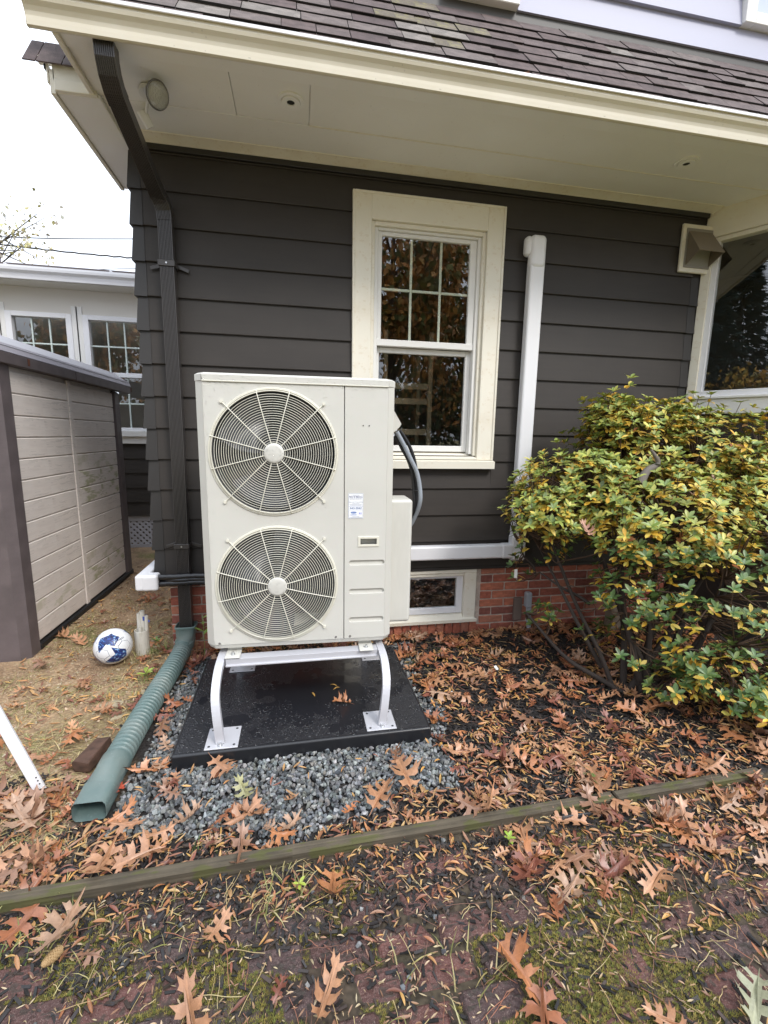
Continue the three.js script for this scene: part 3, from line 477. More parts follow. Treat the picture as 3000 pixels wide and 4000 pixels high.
  // grilles
  for (const [fx, fy, fr] of fan) {
    const gr = new THREE.Group(); put(gr, 'fan_grille', hp); gr.position.set(fx, fy, 0);
    const zAt = (r) => 0.026 - 0.02 * Math.pow(r / fr, 4), rings = [];
    for (let r = 0.054; r < fr - 0.02; r += 0.0112) { const t = new THREE.TorusGeometry(r, 0.0014, 6, 72); t.translate(0, 0, zAt(r)); rings.push(t); }
    for (const [r, z, q] of [[fr - 0.012, 0.012, 0.0026], [fr - 0.004, 0.004, 0.0032], [fr + 0.001, 0.002, 0.0035]]) rings.push(at(new THREE.TorusGeometry(r, q, 6, 90), 0, 0, z));
    mesh('wire_rings', M(rings), MAT.unitGrille, gr);
    mesh('rim', at(new THREE.TorusGeometry(fr - 0.006, 0.0075, 8, 90), 0, 0, -0.003), MAT.unitGrille, gr);
    for (let k = 0; k < 12; k++) {
      const a = (15 + 30 * k) * Math.PI / 180, long = k % 3 === 1, r1 = fr + (long ? 0.032 : 0.0), P = (r, z) => [r * Math.cos(a), r * Math.sin(a), z];
      mesh('spoke', pipe([P(0.04, 0.0305), P(0.15, 0.03), P(0.24, 0.021), P(fr - 0.015, 0.014), P(fr, 0.008), ...(long ? [P(r1, 0.005)] : [])], 0.0026, 6, 14), MAT.unitGrille, gr);
      if (long) mesh('mounting_eye', at(cyl(0.0075, 0.008, 14).rotateX(Math.PI / 2), r1 * Math.cos(a), r1 * Math.sin(a), 0.005), MAT.unitGrille, gr);
    }
    mesh('hub_cap', new THREE.LatheGeometry([[0, 0.04], [0.035, 0.039], [0.045, 0.036], [0.0485, 0.031], [0.0485, 0.024], [0, 0.024]].map(([x, y]) => new THREE.Vector2(x, y)), 36).rotateX(Math.PI / 2), MAT.unit, gr);
    // the fan behind
    const f = new THREE.Group(); put(f, 'fan', hp); f.position.set(fx, fy, -0.09);
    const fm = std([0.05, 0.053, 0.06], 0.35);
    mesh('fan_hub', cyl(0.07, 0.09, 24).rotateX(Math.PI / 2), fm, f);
    for (let k = 0; k < 3; k++) {
      const pos = [], idx = [], a0 = k * Math.PI * 2 / 3 + 0.5;
      for (let i = 0; i <= 8; i++) for (let j = 0; j <= 8; j++) { const r = 0.065 + 0.21 * i / 8, a = a0 + (j / 8 - 0.5) * (1.35 - 0.25 * Math.abs(i / 8 - 0.6)) - 0.35 * i / 8; pos.push(r * Math.cos(a), r * Math.sin(a), (j / 8 - 0.5) * 0.1 + 0.01 * Math.sin(i)); }
      for (let i = 0; i < 8; i++) for (let j = 0; j < 8; j++) { const q = i * 9 + j; idx.push(q, q + 1, q + 9, q + 1, q + 10, q + 9); }
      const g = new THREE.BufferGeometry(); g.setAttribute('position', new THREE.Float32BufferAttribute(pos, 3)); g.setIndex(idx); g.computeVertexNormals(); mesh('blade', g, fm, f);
    }
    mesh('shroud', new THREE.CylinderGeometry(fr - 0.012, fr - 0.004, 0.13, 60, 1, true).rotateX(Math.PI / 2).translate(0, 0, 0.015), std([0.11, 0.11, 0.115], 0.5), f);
  }
  // installer's sticker
  const cv = document.createElement('canvas'); cv.width = 300; cv.height = 512; const c2 = cv.getContext('2d');
  c2.fillStyle = '#e9ebee'; c2.fillRect(0, 0, 300, 512); c2.strokeStyle = '#55607a'; c2.lineWidth = 4; c2.strokeRect(8, 8, 284, 496);
  const txt = (s, y, f, color = '#27376f', x = 150) => { c2.font = f; c2.fillStyle = color; c2.textAlign = 'center'; c2.fillText(s, x, y); };
  c2.fillStyle = '#8a93a8'; c2.fillRect(90, 36, 120, 5);
  txt('NUTMEG', 96, 'bold 58px serif', '#1d2a63'); txt('MECHANICAL SERVICES, INC.', 122, 'bold 17px sans-serif', '#26314f');
  txt('Please Come To Treasured Heat', 186, 'bold 18px serif', '#3a465f');
  for (const [y, a] of [[206, 70], [224, 120], [242, 110]]) { c2.fillStyle = '#6d7890'; for (let x = 150 - a; x < 150 + a; x += 13) c2.fillRect(x, y, 10, 6); }
  c2.fillStyle = '#5a6fb0'; c2.fillRect(12, 262, 276, 4); c2.fillRect(12, 338, 276, 3);
  txt('643-2042', 322, 'bold 56px sans-serif', '#3a5a92');
  c2.fillStyle = '#23509c'; c2.beginPath(); c2.ellipse(106, 392, 58, 21, 0, 0, 7); c2.fill(); c2.strokeStyle = '#bcd0ef'; c2.lineWidth = 3; c2.beginPath(); c2.ellipse(106, 392, 49, 15, 0, 0, 7); c2.stroke(); txt('Carrier', 399, 'italic bold 20px serif', '#dfe9f8', 106);
  txt('LENNOX', 448, 'bold 30px sans-serif', '#2f62b0', 106); txt('RS', 428, 'bold 50px sans-serif', '#5c62c8', 240);
  c2.fillStyle = '#7a8498'; c2.fillRect(80, 470, 140, 5); c2.fillRect(22, 486, 256, 6);
  const lt = new THREE.CanvasTexture(cv); lt.colorSpace = THREE.SRGBColorSpace; lt.anisotropy = 8;
  mesh('sticker', at(new THREE.PlaneGeometry(0.077, 0.13), 0.756, 0.738, 0.0015), std([1, 1, 1], 0.4, { map: lt }), hp);
  // pipe cover and junction box on the right side
  mesh('pipe_cover', at(new RoundedBoxGeometry(0.15, 0.72, 0.2, 4, 0.02), W + 0.068, 0.385, -0.27), MAT.unit, hp);
  mesh('junction_box', hull([[W + 0.001, 1.245, -0.18], [W + 0.012, 1.25, -0.18], [W + 0.068, 1.157, -0.18], [W + 0.06, 1.142, -0.18], [W + 0.02, 1.105, -0.18], [W + 0.001, 1.105, -0.18], [W + 0.001, 1.245, -0.32], [W + 0.012, 1.25, -0.32], [W + 0.068, 1.157, -0.32], [W + 0.06, 1.142, -0.32], [W + 0.02, 1.105, -0.32], [W + 0.001, 1.105, -0.32]]), MAT.unit, hp);
  mesh('cable_gland', M(at(cyl(0.021, 0.03, 14).rotateZ(0.55), W + 0.024, 1.1, -0.26), at(cyl(0.014, 0.024, 14).rotateZ(0.55), W + 0.052, 1.13, -0.3)), MAT.steel, hp);
  // feet brackets
  for (const x of [0.09, 0.775]) { const b = mesh('mounting_foot', M(at(new RoundedBoxGeometry(0.075, 0.006, 0.1, 1, 0.003), x + 0.04, -0.028, 0.0), at(new RoundedBoxGeometry(0.07, 0.03, 0.006, 1, 0.003), x + 0.04, -0.014, -0.048)), MAT.unit, hp); mesh('bolt', M(at(cyl(0.011, 0.004, 18), x + 0.04, -0.0225, 0.015), at(cyl(0.0075, 0.012, 6), x + 0.04, -0.016, 0.015)), MAT.steel, b); }
  // rain drops on the paint
  const r = rng(77), ms = [], dg = new THREE.SphereGeometry(1, 8, 5, 0, Math.PI * 2, 0, Math.PI / 2).rotateX(Math.PI / 2);
  const drop = (x, y, z, s) => ms.push(mat4(x, y, z, 0, 0, r() * 6, s, s * rr(0.8, 1.5, r), s * 0.7));
  for (let k = 0; k < 420; k++) { const x = Math.pow(r(), 2.2) * 0.93 + 0.01, y = H - 0.03 * Math.pow(r(), 1) ; if (r() < 0.35) drop(x < C ? C : x, rr(H, H + 0.024, r), 0.0035, rr(0.0012, 0.0028, r)); else if (x > C) drop(x, H - 0.01 - Math.pow(r(), 3) * 0.25, 0.0002, rr(0.0010, 0.0024, r)); }
  for (let k = 0; k < 420; k++) { const x = Math.pow(r(), 3) * 0.6 + 0.04, y = r() * H; if (fan.every(([a, b, q]) => Math.hypot(x - a, y - b) > q + 0.006) && x < seam - 0.01) drop(x, clamp(y, 0.03, H - 0.01), 0.0002, rr(0.0008, 0.0022, r)); }
  for (const [a, b] of fan) for (let k = 0; k < 55; k++) { const t = r() * 6.28, q = Math.sqrt(r()) * 0.044; drop(a + q * Math.cos(t), b + q * Math.sin(t), 0.0385 - (q > 0.036 ? 0.002 : 0), rr(0.0012, 0.003, r)); }
  const wd = inst('rain_drops', dg, MAT.water, ms, null, hp); wd.userData.label = 'clear rain drops beaded on the beige paint';
}
{ // flexible conduits
  const rib = (r, p) => (s) => r * (1 + 0.045 * Math.sin(s / p * Math.PI * 2));
  const line = (name, label, z, pts, r, m, p) => tag(mesh(name, pipe(pts.map(([x, y], i) => [x, y, z - (i > 5 ? (i - 5) * 0.05 : 0)]), rib(r, p), 12, 260), m), label, 'conduit');
  line('flexible_conduit', 'silver grey flexible conduit looping from the junction box to the pipe cover', 0.66, [[1.086, 1.558], [1.134, 1.475], [1.178, 1.392], [1.208, 1.333], [1.23, 1.244], [1.235, 1.162], [1.219, 1.058], [1.177, 0.955], [1.13, 0.88]], 0.0125, std([0.3, 0.33, 0.37], 0.32), 0.008);
  const bk = std([0.014, 0.014, 0.016], 0.35);
  line('flexible_conduit', 'black corrugated conduit inside the loop of the silver grey conduit', 0.635, [[1.08, 1.55], [1.119, 1.474], [1.166, 1.391], [1.191, 1.311], [1.202, 1.213], [1.207, 1.118], [1.193, 1.034], [1.169, 0.971], [1.12, 0.9]], 0.0105, bk, 0.007);
  line('flexible_conduit', 'black corrugated conduit running behind the silver grey conduit', 0.6, [[1.115, 1.568], [1.16, 1.506], [1.2, 1.422], [1.22, 1.34], [1.226, 1.208], [1.224, 1.111], [1.21, 1.026], [1.18, 0.95], [1.13, 0.89]], 0.0105, bk, 0.007);
  tag(mesh('cable_tie', at(new THREE.TorusGeometry(0.034, 0.0022, 6, 30).scale(0.85, 1, 1.25).rotateX(Math.PI / 2 + 0.1), 1.217, 1.226, 0.632), bk), 'black cable tie binding the conduits together', 'cable tie');
}
{ // stand
  const st = tag(group('unit_stand', 0.55, 0.0935, 0.8), 'white tubular metal stand with square foot plates under the heat pump', 'stand');
  const o = V(0.55, 0.0935, 0.8), T = 0.019, sq = [[-T, -T * 0.8], [T, -T * 0.8], [T, T * 0.8], [-T, T * 0.8]];
  const leg = (pts) => { const c = new THREE.CatmullRomCurve3(pts.map((p) => V(...p).sub(o))), rs = []; for (let i = 0; i <= 24; i++) { const t = c.getTangent(i / 24), u = V(1, 0, 0).addScaledVector(t, -t.x).normalize(), v = u.clone().cross(t).normalize(); rs.push(ring(c.getPoint(i / 24), u, v, sq)); } const g = loft(rs, true, true).toNonIndexed(); g.computeVertexNormals(); return uvBox(g); };
  mesh('leg', leg([[0.14, 0.394, 0.84], [0.137, 0.394, 0.93], [0.134, 0.37, 1.04], [0.135, 0.3, 1.13], [0.148, 0.2, 1.172], [0.159, 0.1, 1.182]]), MAT.galv, st);
  mesh('leg', leg([[0.957, 0.394, 0.84], [0.96, 0.394, 0.93], [0.964, 0.37, 1.04], [0.96, 0.3, 1.12], [0.945, 0.2, 1.158], [0.931, 0.1, 1.165]]), MAT.galv, st);
  mesh('leg', leg([[0.14, 0.394, 0.839], [0.14, 0.394, 0.63], [0.137, 0.37, 0.54], [0.14, 0.3, 0.47], [0.15, 0.2, 0.445], [0.16, 0.1, 0.44]]), MAT.galv, st);
  mesh('leg', leg([[0.957, 0.394, 0.839], [0.957, 0.394, 0.63], [0.96, 0.37, 0.54], [0.957, 0.3, 0.46], [0.95, 0.2, 0.43], [0.945, 0.1, 0.425]]), MAT.galv, st);
  const cross = (z) => M(at(new RoundedBoxGeometry(0.78, 0.006, 0.055, 1, 0.002), 0.55, 0.404, z), at(new RoundedBoxGeometry(0.78, 0.034, 0.006, 1, 0.002), 0.55, 0.39, z + 0.026), at(new RoundedBoxGeometry(0.78, 0.034, 0.006, 1, 0.002), 0.55, 0.39, z - 0.026), at(new RoundedBoxGeometry(0.78, 0.01, 0.012, 1, 0.003), 0.55, 0.372, z + 0.032)).translate(-o.x, -o.y, -o.z);
  mesh('cross_rail', cross(0.94), MAT.galv, st); mesh('cross_rail', cross(0.6), MAT.galv, st);
  for (const [x, z, bx, bz] of [[0.166, 1.147, 0.159, 1.182], [0.926, 1.13, 0.931, 1.165], [0.18, 0.445, 0.16, 0.44], [1.0, 0.42, 0.945, 0.425]]) {
    const f = mesh('foot_plate', at(new RoundedBoxGeometry(0.15, 0.006, 0.158, 2, 0.0028), x, 0.0968, z).translate(-o.x, -o.y, -o.z), MAT.galv, st);
    for (const [a, b] of [[-1, -1], [1, -1], [-1, 1], [1, 1]]) mesh('bolt_hole', at(cyl(0.006, 0.0012, 14), x + a * 0.056, 0.1001, z + b * 0.06).translate(-o.x, -o.y, -o.z), MAT.dark, f);
    mesh('bolt', M(at(cyl(0.0085, 0.012, 12), bx, 0.106, bz + 0.022), at(cyl(0.013, 0.003, 16), bx, 0.1015, bz + 0.022)).translate(-o.x, -o.y, -o.z), MAT.steel, f);
  }
}
{ // wet plastic pad
  const px0 = -0.055, px1 = 1.172, pz0 = 0.318, pz1 = 1.232, top = 0.0925;
  const wet = (x, z) => fbm(x * 13 + 3, z * 13, 3) * 0.62 + 0.46 * Math.exp(-Math.pow((x - 0.62) / 0.26, 2) - Math.pow((z - 0.68) / 0.24, 2)); // puddles join under the unit's drip edge
  const rm = tex(1024, (u, v) => { const x = px0 + u * (px1 - px0), z = pz0 + v * (pz1 - pz0); return wet(x, z) > 0.4 ? 0.06 : 0.4 + 0.12 * vn(x * 260, z * 260); }, 1, false); rm.repeat.set(1, 1);
  const bm = tex(1024, (u, v) => { const x = px0 + u * (px1 - px0), z = pz0 + v * (pz1 - pz0); if (wet(x, z) > 0.4) return 0.5; const n = vn(x * 190 + 40, z * 190); return 0.3 + 0.7 * sstep(0.55, 0.9, n); }, 1, false); bm.repeat.set(1, 1);
  const pm = phy([0.014, 0.0145, 0.018], 1, { clearcoat: 0.9, clearcoatRoughness: 0.28, roughnessMap: rm, bumpMap: bm, bumpScale: 0.004 });
  const p = tag(group('equipment_pad', (px0 + px1) / 2, 0, (pz0 + pz1) / 2), 'black plastic equipment pad wet with rain under the stand', 'pad');
  p.rotation.y = 0.012;
  const g = new RoundedBoxGeometry(px1 - px0, top - 0.008, pz1 - pz0, 3, 0.012);
  mesh('slab', at(g, 0, (top + 0.008) / 2, 0), std([0.016, 0.0165, 0.019], 0.3), p);
  const sh = new THREE.PlaneGeometry(px1 - px0 - 0.03, pz1 - pz0 - 0.03); sh.rotateX(-Math.PI / 2); mesh('wet_surface', at(sh, 0, top + 0.0006, 0), pm, p);
  const r = rng(31), ms = [], dg = new THREE.SphereGeometry(1, 8, 4, 0, Math.PI * 2, 0, Math.PI / 2), cx = (px0 + px1) / 2, cz = (pz0 + pz1) / 2;
  for (let k = 0; k < 9000; k++) { const x = rr(px0 + 0.015, px1 - 0.015, r), z = rr(pz0 + 0.015, pz1 - 0.015, r); if (wet(x, z) > 0.385) continue; const s = 0.0012 + 0.0045 * Math.pow(r(), 5); ms.push(mat4(x - cx, top + 0.0007, z - cz, 0, r() * 6, 0, s * rr(0.8, 1.7, r), s * 0.42, s)); }
  const wd = inst('rain_drops', dg, MAT.beads, ms, null, p); wd.userData.label = 'rain drops beaded on the black pad';
}
// ---------------------------------------------------------------- shed at the left
{
  const X = -1.28, s = tag(group('garden_shed', X, 0, -1.05), 'tan plank textured plastic garden shed with dark brown corner posts', 'shed');
  const o = V(X, 0, -1.05), rel = (g) => g.translate(-o.x, -o.y, -o.z);
  const plankT = (k) => std([1, 1, 1], 0.6, { map: tex(256, (u, v) => {
    const g = fbm(u * 5 + k * 9, v * 130, 4, 0), f = fbm(u * 6 + k * 5, v * 6, 4), st = fbm(u * 9 + 31 * k, v * 22, 4);
    let c = mul(mix([0.8, 0.74, 0.69], [0.73, 0.655, 0.6], f), 0.86 + 0.18 * g);
    if (g > 0.68) c = mul(c, 0.8);
    if (k > 1) c = mix(c, [0.25, 0.27, 0.06], sstep(0.5, 0.66, st * 0.75 + 0.25 * g) * (k === 3 ? 0.62 : 0.28));
    return c; }, 0.85) });
  const PM = [0, 1, 2, 3].map(plankT), dk = std([1, 1, 1], 0.55, { map: tex(128, grime([0.12, 0.098, 0.1], 0.25, 6), 0.5) });
  mesh('wall_core', rel(bar(-3.2, X - 0.018, 0.03, 1.95, -2.0, -0.06)), PM[0], s);
  const panel = (z0, z1, second) => { for (let k = 0; k < 13; k++) { const y0 = 0.062 + k * 0.142, y1 = Math.min(y0 + 0.1385, 1.925), m = second ? (k === 6 || k === 7 ? 3 : k === 1 ? 3 : k === 8 || k === 2 ? 2 : k % 2) : (k === 1 ? 2 : k % 2); mesh('plank', rel(bar(X - 0.017, X, y0, y1, z0, z1, 0.006)), PM[m], s); } };
  panel(-0.938, -0.1705, false); panel(-1.86, -1.0, true);
  for (let k = 0; k < 13; k++) mesh('plank', rel(bar(-3.2, -1.452, 0.062 + k * 0.142, 0.2 + k * 0.142, -0.06, -0.045, 0.006)), PM[k % 2], s);
  mesh('batten', rel(bar(X - 0.016, X + 0.004, 0.05, 1.93, -0.999, -0.939, 0.004)), PM[0], s);
  mesh('corner_post', rel(hull([[X - 0.17, 0, -0.02], [X - 0.03, 0, -0.02], [X + 0.015, 0, -0.065], [X + 0.015, 0, -0.17], [X - 0.17, 0, -0.17], [X - 0.17, 1.95, -0.02], [X - 0.03, 1.95, -0.02], [X + 0.015, 1.95, -0.065], [X + 0.015, 1.95, -0.17], [X - 0.17, 1.95, -0.17]])), dk, s);
  mesh('corner_post', rel(bar(X - 0.1, X + 0.014, 0, 1.93, -2.02, -1.861, 0.02)), dk, s);
  mesh('base_strip', rel(M(bar(X - 0.05, X + 0.02, 0, 0.05, -2.03, -0.171, 0.008), bar(-3.2, X - 0.171, 0, 0.05, -0.1, -0.03, 0.008))), MAT.black, s);
  const rf = mesh('roof', rel(hull([[X + 0.03, 2.05, 0.05], [X + 0.03, 2.05, -2.26], [X - 0.12, 2.15, 0.05], [X - 0.12, 2.15, -2.26], [-3.3, 2.6, 0.05], [-3.3, 2.6, -2.26], [-3.3, 2.3, 0.05], [-3.3, 2.3, -2.26], [X - 0.1, 1.96, 0.05], [X - 0.1, 1.96, -2.26]])), std([0.3, 0.29, 0.31], 0.45), s);
  mesh('eave_band', rel(bar(X - 0.03, X + 0.042, 1.935, 2.01, -1.02, 0.06, 0.006)), dk, rf);
  mesh('eave_band', rel(bar(X - 0.03, X + 0.042, 1.935, 2.01, -2.285, -1.024, 0.006)), dk, rf);
  mesh('eave_cap', rel(hull([[X + 0.042, 2.0105, 0.06], [X + 0.042, 2.0105, -2.285], [X - 0.03, 2.0105, 0.06], [X - 0.03, 2.0105, -2.285], [X + 0.02, 2.065, 0.06], [X + 0.02, 2.065, -2.285], [X - 0.03, 2.065, 0.06], [X - 0.03, 2.065, -2.285]])), std([0.33, 0.31, 0.35], 0.4), rf);  // fascia bevel in a paler colour, standing in for sky light
  for (const z of [-0.35, -2.275]) mesh('rust_patch', rel(bar(X + 0.0425, X + 0.0445, 1.955, 2.0, z - 0.012, z + 0.012, 0.0008)), std([0.12, 0.04, 0.018], 0.9), rf);
}
// ---------------------------------------------------------------- sunroom behind
{
  const Z = -3.2, s = tag(group('sunroom', -3.2, 0, Z), 'white sunroom with grid windows behind the tan shed', 'sunroom'), rel = (g) => g.translate(3.2, 0, -Z);
  const wins = [[-2.82, -2.17], [-1.99, -1.34], [-3.65, -3.0]], wy0 = 1.56, wy1 = 2.89;
  mesh('wall', rel(plate(rect(-6.4, -0.55, 1.38, 3.2), wins.map(([a, b]) => rect(a, b, wy0, wy1)), Z, 0.12)), std([0.7, 0.67, 0.61], 0.55), s);
  for (const [a, b] of wins) {
    const w = mesh('window', rel(M(bar(a - 0.03, a + 0.035, wy0 - 0.02, wy1 + 0.03, Z - 0.05, Z + 0.02), bar(b - 0.035, b + 0.03, wy0 - 0.02, wy1 + 0.03, Z - 0.05, Z + 0.02), bar(a + 0.0355, b - 0.0355, wy1 - 0.025, wy1 + 0.03, Z - 0.05, Z + 0.02), bar(a + 0.0355, b - 0.0355, wy0 - 0.02, wy0 + 0.02, Z - 0.05, Z + 0.02), bar(a + 0.0355, b - 0.0355, 2.2, 2.255, Z - 0.05, Z + 0.016))), MAT.white, s);
    mesh('pane', rel(at(new THREE.PlaneGeometry(b - a - 0.06, wy1 - wy0), (a + b) / 2, (wy0 + wy1) / 2, Z - 0.03)), MAT.glass, w);
    for (const t of [1 / 3, 2 / 3]) { const x = a + 0.035 + (b - a - 0.07) * t; mesh('muntin', rel(M(bar(x - 0.009, x + 0.009, wy0 + 0.021, 2.1995, Z - 0.025, Z - 0.015), bar(x - 0.009, x + 0.009, 2.2555, wy1 - 0.026, Z - 0.025, Z - 0.015))), std([0.6, 0.68, 0.64], 0.5), w); }
    for (const y of [1.88, 2.565]) mesh('muntin', rel(bar(a + 0.036, b - 0.036, y - 0.009, y + 0.009, Z - 0.0265, Z - 0.0165)), std([0.6, 0.68, 0.64], 0.5), w);
    mesh('casing', rel(M(bar(a - 0.1, a - 0.0305, wy0 - 0.02, wy1 + 0.12, Z + 0.001, Z + 0.012), bar(b + 0.0305, b + 0.1, wy0 - 0.02, wy1 + 0.12, Z + 0.001, Z + 0.012))), MAT.whiteMatte, w);
  }
  mesh('sill_band', rel(M(bar(-6.4, -0.55, 1.47, 1.54, Z + 0.001, Z + 0.07), bar(-6.4, -0.55, 1.38, 1.4695, Z + 0.001, Z + 0.04))), MAT.whiteMatte, s);
  for (let k = 0; k < 5; k++) mesh('siding_board', rel(hull([[-6.4, 0.43 + k * 0.19, Z - 0.1], [-0.55, 0.43 + k * 0.19, Z - 0.1], [-6.4, 0.43 + k * 0.19, Z + 0.012], [-0.55, 0.43 + k * 0.19, Z + 0.012], [-6.4, 0.6198 + k * 0.19, Z - 0.004], [-0.55, 0.6198 + k * 0.19, Z - 0.004], [-6.4, 0.6198 + k * 0.19, Z - 0.1], [-0.55, 0.6198 + k * 0.19, Z - 0.1]])), MAT.siding, s);
  // diagonal lattice skirt
  const lt = mesh('lattice_frame', rel(M(bar(-3.4, -0.6, 0.36, 0.43, Z - 0.03, Z - 0.005), bar(-3.4, -0.6, 0.0, 0.05, Z - 0.03, Z - 0.005))), std([0.42, 0.42, 0.45], 0.6), s);
  const sl = cbox(0.03, 0.46, 0.006, 0.001), lm = std([0.5, 0.5, 0.54], 0.6);
  for (let k = 0; k < 26; k++) for (const a of [-1, 1]) { const m = mesh('lattice_slat', sl, lm, lt); m.position.set(-2.6 + k * 0.075 + 3.2, 0.205, a > 0 ? -0.012 : -0.0185); m.rotation.z = a * Math.PI / 4; }
  mesh('skirt_back', rel(bar(-6.4, -0.6, -0.1, 0.43, Z - 0.5, Z - 0.4)), std([0.2, 0.17, 0.14], 0.9), s);
  mesh('soffit', rel(bar(-6.4, -0.5, 3.2, 3.215, Z - 0.1, Z + 0.26)), std([0.62, 0.6, 0.55], 0.6), s);
  const gut = mesh('gutter', rel(prismX([[Z + 0.2605, 3.33], [Z + 0.2605, 3.21], [Z + 0.3, 3.205], [Z + 0.305, 3.23], [Z + 0.315, 3.26], [Z + 0.345, 3.285], [Z + 0.35, 3.31], [Z + 0.35, 3.33], [Z + 0.34, 3.33], [Z + 0.34, 3.29], [Z + 0.28, 3.24], [Z + 0.28, 3.33]], -6.4, -0.5)), MAT.white, s);
  for (const x of [-2.62, -1.55]) mesh('gutter_spike', rel(bar(x - 0.012, x + 0.012, 3.3305, 3.345, Z + 0.26, Z + 0.35)), MAT.white, gut);
  mesh('roof', rel(hull([[-6.4, 3.33, Z + 0.28], [-0.5, 3.33, Z + 0.28], [-6.4, 3.37, Z + 0.28], [-0.5, 3.37, Z + 0.28], [-6.4, 3.75, Z - 2.6], [-0.5, 3.75, Z - 2.6], [-6.4, 3.6, Z - 2.6], [-0.5, 3.6, Z - 2.6]])), std([0.12, 0.1, 0.1], 0.9), s);
  mesh('room_shell', rel(M(bar(-6.4, -0.55, 0.3, 0.42, -6, Z - 0.4), bar(-6.4, -6.3, 0.43, 3.5, -6, Z - 0.13), bar(-0.65, -0.55, 0.43, 3.5, -6, Z - 0.13), plate(rect(-6.4, -0.55, 0.43, 3.6), [rect(-3.55, -3.25, 1.95, 2.55), rect(-3.0, -2.65, 1.9, 2.5), rect(-2.1, -1.85, 1.5, 2.3)], -6, 0.1))), std([0.4, 0.38, 0.34], 0.9), s);
}
// ---------------------------------------------------------------- small things on the left
{
  const cv = document.createElement('canvas'); cv.width = 1024; cv.height = 512; const c = cv.getContext('2d'), r = rng(12);
  c.fillStyle = '#e6e8ea'; c.fillRect(0, 0, 1024, 512);
  const pix = (pts, n) => { c.save(); c.beginPath(); pts.forEach(([x, y], i) => (i ? c.lineTo(x, y) : c.moveTo(x, y))); c.closePath(); c.clip(); c.fillStyle = '#22316b'; c.fillRect(0, 0, 1024, 512); for (let k = 0; k < n; k++) { c.fillStyle = pick(['#16204c', '#2c4a93', '#4a7fc0', '#1a2a5e', '#8fb4dc', '#0f1636'], r); const x = Math.floor(r() * 128) * 8, y = Math.floor(r() * 64) * 8; c.fillRect(x, y, 8 + Math.floor(r() * 3) * 8, 8); } c.restore(); };
  pix([[150, 120], [300, 60], [400, 120], [330, 190], [250, 170], [190, 250]], 4200);
  pix([[300, 200], [420, 250], [440, 330], [360, 380], [220, 360], [300, 290], [330, 270]], 4200);
  pix([[90, 260], [160, 330], [200, 400], [90, 400]], 4200); pix([[560, 100], [800, 160], [760, 300], [600, 260]], 4200); pix([[640, 330], [900, 300], [960, 420], [700, 430]], 4200); pix([[0, 100], [80, 140], [60, 300], [0, 260]], 4200);
  c.strokeStyle = '#3b4257'; c.lineWidth = 2.5;
  const hex = (x, y, s, a) => { c.beginPath(); for (let k = 0; k <= 6; k++) { const t = a + k * Math.PI / 3; c[k ? 'lineTo' : 'moveTo'](x + s * 1.25 * Math.cos(t), y + s * Math.sin(t)); } c.stroke(); };
  for (const [x, y] of [[220, 260], [345, 150], [420, 220], [290, 330], [560, 250], [700, 140], [850, 250], [120, 120], [480, 380], [940, 140]]) hex(x, y, 52, 0.3);
  c.font = 'italic bold 26px serif'; c.fillStyle = '#20253a'; c.save(); c.translate(372, 150); c.rotate(-0.12); c.fillText('Franklin', -40, 8); c.restore();
  c.fillStyle = '#4a4238'; for (let k = 0; k < 120; k++) c.fillRect(r() * 1024, r() * 512, 2.5, 2);
  const t = new THREE.CanvasTexture(cv); t.colorSpace = THREE.SRGBColorSpace;
  const b = tag(mesh('soccer_ball', new THREE.SphereGeometry(0.115, 48, 32), std([1, 1, 1], 0.35, { map: t })), 'white soccer ball with blue pixel pattern lying on the dirt', 'ball');
  b.position.set(-0.697, 0.118, 0.09);
}
{
  const g = tag(group('pvc_stub', -0.56, 0, -0.04), 'white plastic pipe stub with thinner pipes standing inside it', 'pipe');
  const pv = std([1, 1, 1], 0.45, { map: tex(256, (u, v) => { const f = fbm(u * 30, v * 20, 4, 0); return mix([0.66, 0.63, 0.56], [0.3, 0.27, 0.2], sstep(0.58, 0.75, f) * (v < 0.5 ? 0.8 : 0.3)); }, 1) });
  const tube = (r, h, t) => new THREE.LatheGeometry([[r - t, -0.02], [r - t, h - 0.002], [r - t + 0.002, h], [r - 0.002, h], [r, h - 0.002], [r, -0.02]].map(([a, b]) => new THREE.Vector2(a, b)), 28);
  mesh('outer_pipe', tube(0.046, 0.168, 0.005), pv, g);
  for (const [x, z, r, h, t] of [[-0.018, -0.012, 0.0155, 0.285, 0.02], [0.014, -0.018, 0.0165, 0.3, -0.03], [-0.006, 0.02, 0.012, 0.195, 0.03], [0.026, 0.002, 0.012, 0.27, 0.05]]) { const m = mesh('inner_pipe', tube(r, h, 0.0035), pv, g); m.position.set(x, 0, z); m.rotation.z = -t; }
  mesh('tape', at(new THREE.CylinderGeometry(0.0178, 0.0182, 0.03, 20, 1, true).rotateZ(0.03), 0.0215, 0.248, -0.018), std([0.03, 0.07, 0.35], 0.4), g);
  mesh('tape_tail', hull([[0.03, 0.245, -0.004], [0.062, 0.235, 0.006], [0.058, 0.222, 0.008], [0.03, 0.23, -0.004], [0.03, 0.238, -0.008], [0.055, 0.23, 0.002]]), std([0.04, 0.09, 0.42], 0.4), g);
}
{
  const s = tag(group('white_stake', -0.578, 0, 1.24), 'white painted flat stake leaning over the fallen leaves', 'stake');
  const d = V(-0.141, 0.353, -0.03).normalize(), m = mesh('slat', at(cbox(0.042, 1.0, 0.016, 0.002), 0, 0.49, 0), MAT.white, s);
  s.quaternion.setFromUnitVectors(V(0, 1, 0), d); s.rotateY(0.25);
  for (let k = 0; k < 3; k++) mesh('nail', at(cyl(0.003, 0.002, 8).rotateX(Math.PI / 2), 0.012, 0.03 + k * 0.016, 0.009), MAT.dark, s);
}
